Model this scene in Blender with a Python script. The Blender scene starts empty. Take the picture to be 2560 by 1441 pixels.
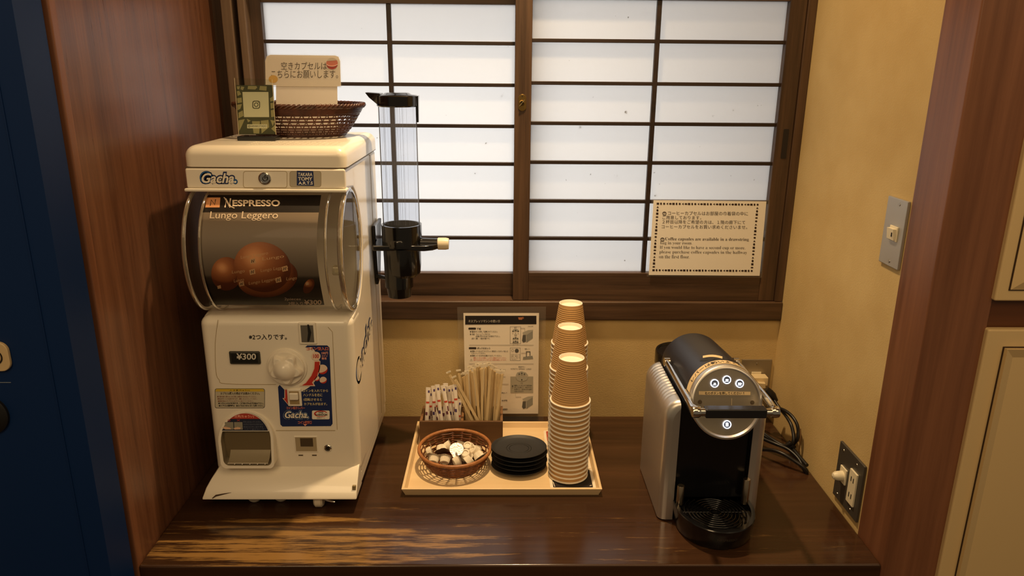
import bpy, math, random
from math import sin, cos, pi, sqrt, radians
from mathutils import Vector, Matrix
random.seed(7)
SC = bpy.context.scene
COL = SC.collection
# ---------------------------------------------------------------- camera, exposure, light
FPX, PITCH, YAW, ROLL = 1839.35, 0.289003, 0.016683, 0.008715     # focal length in px of a 2560 wide frame
EYE = Vector((0, 0, 0.76))                                        # countertop is z = 0
_cy, _sy, _cp, _sp = cos(YAW), sin(YAW), cos(PITCH), sin(PITCH)
_f = Vector((_sy * _cp, _cy * _cp, -_sp)); _r0 = Vector((_cy, -_sy, 0)); _u0 = _r0.cross(_f)
_r = _r0 * cos(ROLL) + _u0 * sin(ROLL); _u = _u0 * cos(ROLL) - _r0 * sin(ROLL)
cam = bpy.data.cameras.new('camera'); camo = bpy.data.objects.new('camera', cam); COL.objects.link(camo)
cam.sensor_width = 36; cam.lens = 36 * FPX / 2560; cam.clip_start = 0.02
camo.matrix_world = Matrix(((_r.x, _u.x, -_f.x, EYE.x), (_r.y, _u.y, -_f.y, EYE.y), (_r.z, _u.z, -_f.z, EYE.z), (0, 0, 0, 1)))
SC.camera = camo
SC.view_settings.view_transform = 'Standard'; SC.view_settings.look = 'None'
SC.view_settings.gamma = 1; SC.view_settings.use_curve_mapping = False
SC.view_settings.exposure = 0.0
w = bpy.data.worlds.new('world'); SC.world = w; w.use_nodes = True
w.node_tree.nodes['Background'].inputs[0].default_value = (1.0, 0.76, 0.48, 1)
w.node_tree.nodes['Background'].inputs[1].default_value = 0.13
WARM = (1.0, 0.70, 0.38)
def lamp(name, kind, loc, power, color, aim=None, **kw):
    l = bpy.data.lights.new(name, kind); l.energy = power; l.color = color
    for k, v in kw.items(): setattr(l, k, v)
    o = bpy.data.objects.new(name, l); COL.objects.link(o); o.location = loc
    if aim is not None: o.rotation_euler = (Vector(aim) - Vector(loc)).to_track_quat('-Z', 'Y').to_euler()
    return o
lamp('alcove_downlight', 'SPOT', (0.06, 1.30, 1.52), 48, WARM, (0.05, 1.30, 0), spot_size=radians(72), spot_blend=1.0, shadow_soft_size=0.024)
lamp('alcove_spill', 'SPOT', (0.06, 1.30, 1.50), 27, WARM, (0.05, 1.25, 0), spot_size=radians(140), spot_blend=1.0, shadow_soft_size=0.024)
lamp('hall_fill_high', 'AREA', (0.25, 0.1, 1.75), 6.5, WARM, (0.0, 1.2, 0.3), shape='RECTANGLE', size=1.2, size_y=0.8)  # added fill, unseen, lifts the front faces from high in front
lamp('hall_fill_right', 'AREA', (1.3, -0.4, 1.5), 3.2, WARM, (0.2, 1.2, 0.2), shape='RECTANGLE', size=.6, size_y=.6)  # unseen fill added at the right front, brightens the left wall
lamp('hall_fill_left', 'AREA', (-0.7, -0.6, 1.5), 8, WARM, (0.1, 1.2, 0.2), shape='RECTANGLE', size=.6, size_y=.6)  # unseen fill added at the left front, brightens post and cupboard
lamp('window_daylight', 'AREA', (-0.20, 2.05, 0.56), 8.4, (0.98, 0.97, 0.96), (-0.16, 1.5, 0.54), shape='RECTANGLE', size=1.3, size_y=0.7)
# ---------------------------------------------------------------- pixel helpers (frame 2560 x 1441)
def ray(px, py): return _r * ((px - 1280) / FPX) - _u * ((py - 720.5) / FPX) + _f
def AY(px, py, Y): d = ray(px, py); return EYE + d * (Y / d.y)
def AZ(px, py, z): d = ray(px, py); return EYE + d * ((z - EYE.z) / d.z)
def AX(px, py, X): d = ray(px, py); return EYE + d * (X / d.x)
# ---------------------------------------------------------------- materials
MATS = {}
def lin(c):
    if isinstance(c, str):
        c = [int(c[i:i + 2], 16) / 255 for i in (0, 2, 4)]
        c = [v / 12.92 if v <= .04045 else ((v + .055) / 1.055) ** 2.4 for v in c]
    return (c[0], c[1], c[2], 1)
def mat(name, color=(.5, .5, .5), rough=.5, metal=0., bump=0., bscale=200., spec=.5, emit=None, estr=1., coat=0., aniso=0.):
    if name in MATS: return MATS[name]
    m = bpy.data.materials.new(name); m.use_nodes = True; nt = m.node_tree
    b = nt.nodes['Principled BSDF']
    b.inputs['Base Color'].default_value = lin(color); b.inputs['Roughness'].default_value = rough
    b.inputs['Metallic'].default_value = metal; b.inputs['Specular IOR Level'].default_value = spec
    b.inputs['Coat Weight'].default_value = coat; b.inputs['Anisotropic'].default_value = aniso
    if emit is not None:
        b.inputs['Emission Color'].default_value = lin(emit); b.inputs['Emission Strength'].default_value = estr
    # every material carries a little procedural variation
    tc = nt.nodes.new('ShaderNodeTexCoord'); n = nt.nodes.new('ShaderNodeTexNoise')
    n.inputs['Scale'].default_value = bscale; n.inputs['Detail'].default_value = 4
    nt.links.new(tc.outputs['Object'], n.inputs['Vector'])
    if bump:
        bp = nt.nodes.new('ShaderNodeBump'); bp.inputs['Strength'].default_value = bump; bp.inputs['Distance'].default_value = .002
        nt.links.new(n.outputs['Fac'], bp.inputs['Height']); nt.links.new(bp.outputs['Normal'], b.inputs['Normal'])
    else:
        mr = nt.nodes.new('ShaderNodeMapRange'); mr.inputs['To Min'].default_value = max(0, rough - .012); mr.inputs['To Max'].default_value = min(1, rough + .012)
        nt.links.new(n.outputs['Fac'], mr.inputs['Value']); nt.links.new(mr.outputs['Result'], b.inputs['Roughness'])
    MATS[name] = m
    return m
def ramp(nt, fac, stops):
    r = nt.nodes.new('ShaderNodeValToRGB'); e = r.color_ramp.elements
    while len(e) < len(stops): e.new(.5)
    for el, (p, c) in zip(e, stops): el.position = p; el.color = lin(c)
    nt.links.new(fac, r.inputs['Fac']); return r.outputs['Color']
def wood(name, dark, light, axis='x', fine=90., rough=.45, contrast=(.3, .7), bump=.15, spec=.5, wear=None, coat=0.):
    """grain stretched along one axis; wear = (colour, threshold, scale) adds rubbed streaks"""
    if name in MATS: return MATS[name]
    m = bpy.data.materials.new(name); m.use_nodes = True; nt = m.node_tree; L = nt.links.new
    b = nt.nodes['Principled BSDF']; b.inputs['Specular IOR Level'].default_value = spec; b.inputs['Coat Weight'].default_value = coat
    tc = nt.nodes.new('ShaderNodeTexCoord'); mp = nt.nodes.new('ShaderNodeMapping')
    sc = {'x': (.04, 1, 1), 'y': (1, .04, 1), 'z': (1, 1, .04)}[axis]
    mp.inputs['Scale'].default_value = sc; L(tc.outputs['Object'], mp.inputs['Vector'])
    n1 = nt.nodes.new('ShaderNodeTexNoise'); n1.inputs['Scale'].default_value = fine; n1.inputs['Detail'].default_value = 6; n1.inputs['Roughness'].default_value = .65
    n2 = nt.nodes.new('ShaderNodeTexNoise'); n2.inputs['Scale'].default_value = fine * .22; n2.inputs['Detail'].default_value = 3; n2.inputs['Distortion'].default_value = .6
    L(mp.outputs['Vector'], n1.inputs['Vector']); L(mp.outputs['Vector'], n2.inputs['Vector'])
    mx = nt.nodes.new('ShaderNodeMix'); mx.data_type = 'FLOAT'; mx.inputs[0].default_value = .5
    L(n1.outputs['Fac'], mx.inputs[2]); L(n2.outputs['Fac'], mx.inputs[3])
    col = ramp(nt, mx.outputs[0], [(contrast[0], dark), (contrast[1], light)])
    if wear:
        wc, th, ws, ymask = wear
        mp2 = nt.nodes.new('ShaderNodeMapping'); s2 = {'x': (.07, 1, 1), 'y': (1, .07, 1), 'z': (1, 1, .07)}[axis]
        mp2.inputs['Scale'].default_value = s2; L(tc.outputs['Object'], mp2.inputs['Vector'])
        n3 = nt.nodes.new('ShaderNodeTexNoise'); n3.inputs['Scale'].default_value = ws; n3.inputs['Detail'].default_value = 8; n3.inputs['Roughness'].default_value = .7
        L(mp2.outputs['Vector'], n3.inputs['Vector'])
        val = n3.outputs['Fac']
        if ymask:      # rubbed most inside an ellipse (centre x, y, half axes), never on the edge below z
            px_, py_, hx, hy, zc = ymask
            mp3 = nt.nodes.new('ShaderNodeMapping'); mp3.inputs['Location'].default_value = (-px_ / hx, -py_ / hy, 0); mp3.inputs['Scale'].default_value = (1 / hx, 1 / hy, 0)
            L(tc.outputs['Object'], mp3.inputs['Vector'])
            ln = nt.nodes.new('ShaderNodeVectorMath'); ln.operation = 'LENGTH'; L(mp3.outputs['Vector'], ln.inputs[0])
            mr = nt.nodes.new('ShaderNodeMapRange'); mr.inputs['From Min'].default_value = .2; mr.inputs['From Max'].default_value = 2.6
            mr.inputs['To Min'].default_value = .20; mr.inputs['To Max'].default_value = .004; L(ln.outputs['Value'], mr.inputs['Value'])
            ad = nt.nodes.new('ShaderNodeMath'); ad.operation = 'ADD'; L(val, ad.inputs[0]); L(mr.outputs[0], ad.inputs[1])
            sx = nt.nodes.new('ShaderNodeSeparateXYZ'); L(tc.outputs['Object'], sx.inputs[0])
            zz = nt.nodes.new('ShaderNodeMath'); zz.operation = 'LESS_THAN'; L(sx.outputs['Z'], zz.inputs[0]); zz.inputs[1].default_value = zc
            yy = nt.nodes.new('ShaderNodeMapRange'); yy.inputs['From Min'].default_value = .10; yy.inputs['From Max'].default_value = .24; yy.inputs['To Max'].default_value = .12; L(sx.outputs['Y'], yy.inputs['Value'])
            s1 = nt.nodes.new('ShaderNodeMath'); s1.operation = 'SUBTRACT'; L(ad.outputs[0], s1.inputs[0]); L(zz.outputs[0], s1.inputs[1])
            s2 = nt.nodes.new('ShaderNodeMath'); s2.operation = 'SUBTRACT'; L(s1.outputs[0], s2.inputs[0]); L(yy.outputs[0], s2.inputs[1])
            val = s2.outputs[0]
        st = nt.nodes.new('ShaderNodeMapRange'); st.inputs['From Min'].default_value = th; st.inputs['From Max'].default_value = th + .09
        L(val, st.inputs['Value'])
        m2 = nt.nodes.new('ShaderNodeMix'); m2.data_type = 'RGBA'; L(st.outputs[0], m2.inputs[0]); L(col, m2.inputs[6]); m2.inputs[7].default_value = lin(wc)
        col = m2.outputs[2]
    L(col, b.inputs['Base Color'])
    rr = nt.nodes.new('ShaderNodeMapRange'); rr.inputs['To Min'].default_value = max(.02, rough - .1); rr.inputs['To Max'].default_value = rough + .12
    L(n1.outputs['Fac'], rr.inputs['Value']); L(rr.outputs[0], b.inputs['Roughness'])
    bp = nt.nodes.new('ShaderNodeBump'); bp.inputs['Strength'].default_value = bump; bp.inputs['Distance'].default_value = .001
    L(n1.outputs['Fac'], bp.inputs['Height']); L(bp.outputs['Normal'], b.inputs['Normal'])
    MATS[name] = m
    return m
def clear(name, tint=(1, 1, 1), gloss=.12, rough=.03, haze=0., hazecol=(1, 1, 1)):
    """thin clear plastic: mostly see-through, with a mirror sheen that grows at grazing angles"""
    if name in MATS: return MATS[name]
    m = bpy.data.materials.new(name); m.use_nodes = True; nt = m.node_tree; L = nt.links.new
    nt.nodes.remove(nt.nodes['Principled BSDF']); out = nt.nodes['Material Output']
    t = nt.nodes.new('ShaderNodeBsdfTransparent'); t.inputs[0].default_value = lin(tint)
    g = nt.nodes.new('ShaderNodeBsdfGlossy'); g.inputs['Roughness'].default_value = rough
    lw = nt.nodes.new('ShaderNodeLayerWeight'); lw.inputs['Blend'].default_value = gloss
    mx = nt.nodes.new('ShaderNodeMixShader'); L(lw.outputs['Fresnel'], mx.inputs[0]); L(t.outputs[0], mx.inputs[1]); L(g.outputs[0], mx.inputs[2])
    last = mx.outputs[0]
    if haze:
        d = nt.nodes.new('ShaderNodeBsdfDiffuse'); d.inputs[0].default_value = lin(hazecol)
        n = nt.nodes.new('ShaderNodeTexNoise'); n.inputs['Scale'].default_value = 60
        mr = nt.nodes.new('ShaderNodeMapRange'); mr.inputs['To Min'].default_value = haze * .7; mr.inputs['To Max'].default_value = haze * 1.3; L(n.outputs['Fac'], mr.inputs['Value'])
        m2 = nt.nodes.new('ShaderNodeMixShader'); L(mr.outputs[0], m2.inputs[0]); L(last, m2.inputs[1]); L(d.outputs[0], m2.inputs[2]); last = m2.outputs[0]
    L(last, out.inputs['Surface'])
    MATS[name] = m
    return m
# ---------------------------------------------------------------- objects
def wloc(o):
    v = Vector((0, 0, 0))
    while o is not None: v += Vector(o.location); o = o.parent
    return v
def tagit(o, label=None, cat=None, group=None, kind=None):
    if label: o['label'] = label
    if cat: o['category'] = cat
    if group: o['group'] = group
    if kind: o['kind'] = kind
    return o
def thing(name, label, cat, loc=(0, 0, 0), group=None, kind=None):
    o = bpy.data.objects.new(name, None); COL.objects.link(o); o.location = loc; o.empty_display_size = .02
    return tagit(o, label, cat, group, kind)
TXT = {}
def text_mesh(s, bold=0., shear=0., space=1.):
    k = (s, bold, shear, space)
    if k in TXT: return TXT[k]
    c = bpy.data.curves.new('t', 'FONT'); c.body = s; c.size = 1; c.offset = bold; c.shear = shear; c.space_character = space; c.resolution_u = 3
    o = bpy.data.objects.new('t', c); COL.objects.link(o)
    dg = bpy.context.evaluated_depsgraph_get(); dg.update()
    me = bpy.data.meshes.new_from_object(o.evaluated_get(dg))
    v = [(p.co.x, p.co.y) for p in me.vertices]; f = [tuple(p.vertices) for p in me.polygons]
    bpy.data.objects.remove(o); bpy.data.meshes.remove(me); bpy.data.curves.remove(c)
    TXT[k] = (v, f)
    return TXT[k]
class MB:
    def __init__(s): s.v = []; s.f = []
    def add(s, vs, fs):
        n = len(s.v); s.v += [Vector(p) for p in vs]; s.f += [tuple(i + n for i in f) for f in fs]; return s
    def box(s, x0, x1, y0, y1, z0, z1):
        return s.add([(x0, y0, z0), (x1, y0, z0), (x1, y1, z0), (x0, y1, z0), (x0, y0, z1), (x1, y0, z1), (x1, y1, z1), (x0, y1, z1)],
                     [(0, 3, 2, 1), (4, 5, 6, 7), (0, 1, 5, 4), (1, 2, 6, 5), (2, 3, 7, 6), (3, 0, 4, 7)])
    def hexa(s, b, t):   # bottom 4 and top 4 points, counter-clockwise from above
        return s.add(list(b) + list(t), [(0, 3, 2, 1), (4, 5, 6, 7), (0, 1, 5, 4), (1, 2, 6, 5), (2, 3, 7, 6), (3, 0, 4, 7)])
    def prism(s, poly, axis, a, b):   # poly in the two other axes (in x,y,z order)
        n = len(poly)
        def P(p, t): return {'x': (t, p[0], p[1]), 'y': (p[0], t, p[1]), 'z': (p[0], p[1], t)}[axis]
        return s.add([P(p, a) for p in poly] + [P(p, b) for p in poly],
                     [tuple(range(n - 1, -1, -1)), tuple(range(n, 2 * n))] + [(i, (i + 1) % n, n + (i + 1) % n, n + i) for i in range(n)])
    def lathe(s, prof, n=32, M=None, c=(0, 0, 0), a0=0., a1=2 * pi, ry=1.):
        full = abs(a1 - a0 - 2 * pi) < 1e-6; k = n if full else n + 1; vs = []; fs = []
        for r, z in prof:
            for i in range(k):
                a = a0 + (a1 - a0) * i / n; p = Vector((r * cos(a), r * ry * sin(a), z))
                vs.append((M @ p if M is not None else p) + Vector(c))
        for j in range(len(prof) - 1):
            for i in range(n):
                i2 = (i + 1) % k; fs.append((j * k + i, j * k + i2, (j + 1) * k + i2, (j + 1) * k + i))
        return s.add(vs, fs)
    def disc(s, c, r, M=None, n=24, ry=1.):
        return s.add([(M @ Vector((r * cos(2 * pi * i / n), r * ry * sin(2 * pi * i / n), 0)) if M is not None else Vector((r * cos(2 * pi * i / n), r * ry * sin(2 * pi * i / n), 0))) + Vector(c) for i in range(n)], [tuple(range(n))])
    def tube(s, pts, r, n=8, closed=False, flat=1., up=None, caps=True, smooth=0):
        P = [Vector(p) for p in pts]
        if smooth and len(P) > 2:
            Q = []; m = len(P)
            for i in range(m if closed else m - 1):
                p0, p1, p2, p3 = (P[(i - 1) % m] if closed or i > 0 else P[0]), P[i], P[(i + 1) % m], (P[(i + 2) % m] if closed or i + 2 < m else P[-1])
                for j in range(smooth):
                    t = j / smooth
                    Q.append(.5 * ((2 * p1) + (p2 - p0) * t + (2 * p0 - 5 * p1 + 4 * p2 - p3) * t * t + (3 * p1 - p0 - 3 * p2 + p3) * t ** 3))
            if not closed: Q.append(P[-1])
            P = Q
        m = len(P); vs = []; fs = []; nrm = None
        for i in range(m):
            a = P[(i - 1) % m] if closed or i > 0 else P[i]; b = P[(i + 1) % m] if closed or i < m - 1 else P[i]
            t = (b - a).normalized()
            if up is not None: nn = Vector(up(P[i]) if callable(up) else up)
            elif nrm is None: nn = Vector((0, 0, 1)) if abs(t.z) < .9 else Vector((1, 0, 0))
            else: nn = nrm
            nn = (nn - t * nn.dot(t)).normalized(); nrm = nn; bb = t.cross(nn)
            ri = r[i] if isinstance(r, (list, tuple)) else r
            for k in range(n):
                a_ = 2 * pi * (k + .5) / n; vs.append(P[i] + bb * (ri * cos(a_)) + nn * (ri * flat * sin(a_)))
        for i in range(m if closed else m - 1):
            i2 = (i + 1) % m
            for k in range(n): fs.append((i * n + k, i * n + (k + 1) % n, i2 * n + (k + 1) % n, i2 * n + k))
        if caps and not closed: fs += [tuple(range(n - 1, -1, -1)), tuple((m - 1) * n + k for k in range(n))]
        return s.add(vs, fs)
    def grid(s, fn, nu, nv, closed_u=False):
        vs = [fn(i / nu, j / nv) for j in range(nv + 1) for i in range(nu if closed_u else nu + 1)]; k = nu if closed_u else nu + 1
        return s.add(vs, [(j * k + i, j * k + (i + 1) % k, (j + 1) * k + (i + 1) % k, (j + 1) * k + i) for j in range(nv) for i in range(nu)])
    def sphere(s, c, r, n=16, sc=(1, 1, 1)):
        def fn(u, v):
            a = 2 * pi * u; b = pi * (v - .5); return Vector(c) + Vector((r * sc[0] * cos(a) * cos(b), r * sc[1] * sin(a) * cos(b), r * sc[2] * sin(b)))
        return s.grid(fn, n, max(6, n // 2), True)
    def flat(s, pts, mp): # a polygon of (u, v) points through the mapping mp
        return s.add([mp(*p) for p in pts], [tuple(range(len(pts)))])
    def patch(s, pts, mp, rings=6): # a filled outline that follows a curved surface
        cu = sum(p[0] for p in pts) / len(pts); cv = sum(p[1] for p in pts) / len(pts); n = len(pts)
        vs = [mp(cu, cv)] + [mp(cu + (u - cu) * k / rings, cv + (v - cv) * k / rings) for k in range(1, rings + 1) for u, v in pts]
        return s.add(vs, [(0, 1 + i, 1 + (i + 1) % n) for i in range(n)] + [(1 + k * n + i, 1 + (k + 1) * n + i, 1 + (k + 1) * n + (i + 1) % n, 1 + k * n + (i + 1) % n) for k in range(rings - 1) for i in range(n)])
    def strip(s, outer, inner, mp, closed=True):
        n = len(outer); m = n if closed else n - 1
        return s.add([mp(*p) for p in outer] + [mp(*p) for p in inner], [(i, (i + 1) % n, n + (i + 1) % n, n + i) for i in range(m)])
    def text(s, t, u0, v0, u1, v1, mp, bold=0., shear=0., space=1., keep=False):
        """text whose bounding box is fitted into (u0, v0)-(u1, v1); keep=True keeps the letter proportions (height fitted, left aligned)"""
        v, f = text_mesh(t, bold, shear, space)
        if not v: return s
        a0 = min(p[0] for p in v); a1 = max(p[0] for p in v); b0 = min(p[1] for p in v); b1 = max(p[1] for p in v)
        su = (u1 - u0) / max(1e-9, a1 - a0); sv = (v1 - v0) / max(1e-9, b1 - b0)
        if keep: su = abs(sv) * (1 if u1 > u0 else -1)
        return s.add([mp(u0 + (p[0] - a0) * su, v0 + (p[1] - b0) * sv) for p in v], f)
    def build(s, name, m, parent=None, smooth=None, bevel=0., seg=2, solid=0., **tags):
        me = bpy.data.meshes.new(name); off = wloc(parent) if parent is not None else Vector((0, 0, 0))
        me.from_pydata([tuple(p - off) for p in s.v], [], s.f); me.update()
        o = bpy.data.objects.new(name, me); COL.objects.link(o)
        if isinstance(m, (list, tuple)):
            for q in m: me.materials.append(q)
        elif m: me.materials.append(m)
        if parent is not None: o.parent = parent
        if smooth is not None:
            me.polygons.foreach_set('use_smooth', [True] * len(me.polygons)); me.set_sharp_from_angle(angle=radians(smooth))
        if solid:
            md = o.modifiers.new('solid', 'SOLIDIFY'); md.thickness = solid; md.offset = 0
        if bevel:
            md = o.modifiers.new('bevel', 'BEVEL'); md.width = bevel; md.segments = seg; md.limit_method = 'ANGLE'; md.angle_limit = radians(35)
            me.polygons.foreach_set('use_smooth', [True] * len(me.polygons)); me.set_sharp_from_angle(angle=radians(30)); md.harden_normals = True
        return tagit(o, **tags)
def copy_tree(o, parent=None):
    c = o.copy(); COL.objects.link(c); c.parent = parent
    for ch in list(o.children): copy_tree(ch, c)
    return c
def planeY(Y):            # pixel (px, py) -> point on the plane y = Y
    return lambda px, py: AY(px, py, Y)
def circ(cx, cy, r, n=28, ry=None, a0=0., a1=2 * pi):
    ry = r if ry is None else ry
    return [(cx + r * cos(a0 + (a1 - a0) * i / n), cy + ry * sin(a0 + (a1 - a0) * i / n)) for i in range(n if abs(a1 - a0 - 2 * pi) < 1e-6 else n + 1)]
def rrect(x0, y0, x1, y1, r, n=5, ry=None):
    ry = r if ry is None else ry; out = []
    for cx, cy, a in ((x1 - r, y1 - ry, 0), (x0 + r, y1 - ry, pi / 2), (x0 + r, y0 + ry, pi), (x1 - r, y0 + ry, 3 * pi / 2)):
        out += [(cx + r * cos(a + pi / 2 * i / n), cy + ry * sin(a + pi / 2 * i / n)) for i in range(n + 1)]
    return out
def sub(pts, n=6):   # outline with n points per side
    return [(p[0] + (q[0] - p[0]) * k / n, p[1] + (q[1] - p[1]) * k / n) for p, q in zip(pts, pts[1:] + pts[:1]) for k in range(n)]
def SER(t): # serif letters
    return ''.join(chr(0x1D400 + ord(c) - 65) if 'A' <= c <= 'Z' else chr(0x1D41A + ord(c) - 97) if 'a' <= c <= 'z' else c for c in t)
def ORD(i): return ['first', 'second', 'third', 'fourth', 'fifth', 'sixth', 'seventh', 'eighth', 'ninth', 'tenth', 'eleventh', 'twelfth', 'thirteenth', 'fourteenth', 'fifteenth', 'sixteenth', 'seventeenth', 'eighteenth', 'nineteenth', 'twentieth', 'twenty-first', 'twenty-second', 'twenty-third', 'twenty-fourth', 'twenty-fifth', 'twenty-sixth'][i]
# ---------------------------------------------------------------- setting
W_FRAME = wood('frame_wood', '2a1c12', '6a4e36', 'z', 110, .42, (.3, .75))
W_FRAME_H = wood('frame_wood_level', '2a1c12', '6a4e36', 'x', 110, .42, (.3, .75))
W_MUNT_SHADED = wood('muntin_wood_shaded', '170e08', '38261a', 'x', 110, .45, (.3, .75))  # backlit darkness put into the colour: darker copy of the frame wood
W_LIP_LIT = wood('jamb_lip_wood_lit', '5e4a36', '88705a', 'z', 140, .5)  # lit front edges put into the colour: paler copy of the frame wood
W_PANEL = wood('panel_wood', '4a2c1f', '8e6044', 'z', 240, .30, (.25, .78), bump=.25, wear=('b08a68', .80, 26, None))
W_POST = wood('post_wood', '5a3624', '986648', 'z', 60, .38, (.3, .72))
W_COUNTER = wood('counter_wood', '2c1c12', '4e3422', 'x', 80, .16, (.3, .75), bump=.12, wear=('94703f',   .592, 60, (-.36, .045, .16, .05, .0485)))
def struct(name, mb, m, parent=None, **k):
    o = mb.build(name, m, parent, **k)
    if parent is None: o['kind'] = 'structure'
    return o
def plaster(name, c1, c2, bump=.18):
    m = bpy.data.materials.new(name); m.use_nodes = True; nt = m.node_tree; L = nt.links.new; b = nt.nodes['Principled BSDF']
    b.inputs['Roughness'].default_value = .9; b.inputs['Specular IOR Level'].default_value = .2
    tc = nt.nodes.new('ShaderNodeTexCoord'); n = nt.nodes.new('ShaderNodeTexNoise'); n.inputs['Scale'].default_value = 330; n.inputs['Detail'].default_value = 5
    n2 = nt.nodes.new('ShaderNodeTexNoise'); n2.inputs['Scale'].default_value = 9; n2.inputs['Detail'].default_value = 3
    L(tc.outputs['Object'], n.inputs['Vector']); L(tc.outputs['Object'], n2.inputs['Vector'])
    L(ramp(nt, n2.outputs['Fac'], [(.3, c1), (.7, c2)]), b.inputs['Base Color'])
    bp = nt.nodes.new('ShaderNodeBump'); bp.inputs['Strength'].default_value = bump; bp.inputs['Distance'].default_value = .003
    L(n.outputs['Fac'], bp.inputs['Height']); L(bp.outputs['Normal'], b.inputs['Normal'])
    return m
PLASTER = plaster('ochre_plaster', 'c6aa74', 'd2b882')
XL, XR, YB = -.573, .618, 1.53
struct('floor', MB().box(-2.2, 2.2, -1.6, 1.7, -.80, -.75), wood('floor_wood', '3a2616', '6a4a2c', 'x', 40, .4))
struct('ceiling', MB().box(-2.2, 2.2, -1.6, 1.7, 1.95, 2.0), mat('ceiling_board', 'b8a890', .9, bump=.2, bscale=60))
struct('wall_back', MB().box(XL - .09, XR + .09, YB, YB + .09, -.75, .235).box(XL - .09, XR + .09, YB, YB + .09, 1.02, 1.95), PLASTER)
struct('wall_right', MB().box(XR, XR + .10, 1.085, YB, -.75, 1.95), PLASTER)
struct('wall_left', MB().box(XL - .085, XL, 1.018, YB + .09, -.75, 1.95), W_PANEL)
struct('trim_1', MB().box(XL - .085, XL + .0015, 1.0, 1.018, -.75, 1.95), W_POST, bevel=.003)                       # post at the alcove's left front
struct('trim_2', MB().box(XR - .001, XR + .092, 1.0, 1.088, -.75, 1.95), W_POST, bevel=.004)                       # post at its right front
struct('wall_lower', MB().box(XL, XR - .001, 1.02, YB, -.75, -.1215), W_FRAME_H)
# window: sill, jambs, head, two sliding sashes
struct('trim_3', MB().box(XL, XR, 1.521, 1.62, .234, .277), W_FRAME_H, bevel=.003)
struct('trim_4', MB().box(.600, XR, 1.526, 1.62, .277, 1.02), W_FRAME, bevel=.002)
struct('trim_5', MB().box(XL, -.547, 1.565, 1.62, .277, 1.02).box(-.530, -.513, 1.575, 1.62, .277, 1.02), W_FRAME)
struct('trim_6', MB().box(-.547, -.526, 1.537, 1.62, .277, 1.02).box(-.515, -.5005, 1.537, 1.565, .277, 1.02), W_LIP_LIT, bevel=.002)
struct('trim_7', MB().box(XL, XR, 1.52, 1.62, .955, 1.02), W_FRAME_H, bevel=.002)
def washi():
    m = bpy.data.materials.new('frosted_pane'); m.use_nodes = True; nt = m.node_tree; L = nt.links.new
    nt.nodes.remove(nt.nodes['Principled BSDF']); out = nt.nodes['Material Output']
    t = nt.nodes.new('ShaderNodeBsdfTranslucent'); t.inputs[0].default_value = lin('f0f0f0')
    d = nt.nodes.new('ShaderNodeBsdfDiffuse'); d.inputs[0].default_value = lin('eeeeea')
    g = nt.nodes.new('ShaderNodeBsdfGlossy'); g.inputs['Roughness'].default_value = .35
    tc = nt.nodes.new('ShaderNodeTexCoord'); n = nt.nodes.new('ShaderNodeTexNoise'); n.inputs['Scale'].default_value = 70; n.inputs['Detail'].default_value = 2
    L(tc.outputs['Object'], n.inputs['Vector'])
    sp = ramp(nt, n.outputs['Fac'], [(.20, '55504a'), (.245, 'f0f0f0')]); L(sp, t.inputs[0])      # little dirt specks
    a = nt.nodes.new('ShaderNodeMixShader'); a.inputs[0].default_value = .15; L(t.outputs[0], a.inputs[1]); L(d.outputs[0], a.inputs[2])
    c = nt.nodes.new('ShaderNodeMixShader'); c.inputs[0].default_value = .04; L(a.outputs[0], c.inputs[1]); L(g.outputs[0], c.inputs[2])
    L(c.outputs[0], out.inputs['Surface']); return m
WASHI = washi()
def sash(name, x0, p0, mid, p1, x1, yf, zb, z0, z1, zt, bars, tilt):
    """x0..p0 left stile, p1..x1 right stile, mid = centre muntin, yf = front face, zb..z0 bottom rail, z1..zt top rail"""
    f = MB()
    f.box(x0, p0, yf, yf + .028, zb, zt).box(p1, x1, yf, yf + .028, zb, zt)
    root = struct(name, f, W_FRAME, bevel=.0015)
    struct('bottom_rail', MB().box(p0, p1, yf + .001, yf + .027, zb, z0), W_FRAME_H, root, bevel=.001)
    struct('top_rail', MB().box(p0, p1, yf + .001, yf + .027, z1, zt), W_FRAME_H, root, bevel=.001)
    m = MB().box(mid - .0046, mid + .0046, yf + .005, yf + .0155, z0, z1)
    for zc in bars: m.box(p0, p1, yf + .0058, yf + .0155, zc - .0036, zc + .0036)
    struct('muntin_grid', m, W_MUNT_SHADED, root, bevel=.0008)
    struct('pane', MB().box(p0 + .0002, p1 - .0002, yf + .0158, yf + .0175, z0 + .0002, z1 - .0002), WASHI, root)
    return root
sash('window_1', -.509, -.477, -.2255, .030, .062, 1.563, .2775, AY(1150, 681, 1.572).z, AY(800, 8, 1.575).z, .953,
     [AY(1100, y, 1.571).z for y in (107.5, 212, 315, 409.5, 503, 595)], 0)
w2 = sash('window_2', .0275, .0612, .3105, .5655, .5995, 1.530, .2775, .3395, .8925, .953, [AY(1640, y, 1.537).z for y in (103.5, 210, 310.5, 408, 504.7, 598)], 0)
BRASS = mat('aged_brass', '9a7c46', .35, 1.)
DARK = mat('black_hole', '0c0806', .7)
lt = MB(); cx = AY(1305.5, 257, 1.53); lt.prism([(cx.x + p[0], cx.z + p[1]) for p in rrect(-.0082, -.0165, .0082, .0165, .0079, 6)], 'y', 1.5285, 1.5302)
lo = lt.build('latch', BRASS, w2, bevel=.0006)
MB().lathe([(.0048, 0), (.0055, .0012), (.0050, .003), (.0036, .0034), (.0030, .0015), (0, .0015)], 20, Matrix.Rotation(pi / 2, 3, 'X'), (cx.x - .0008, 1.5285, cx.z)).build('keyhole_ring', BRASS, lo, smooth=40)
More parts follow.
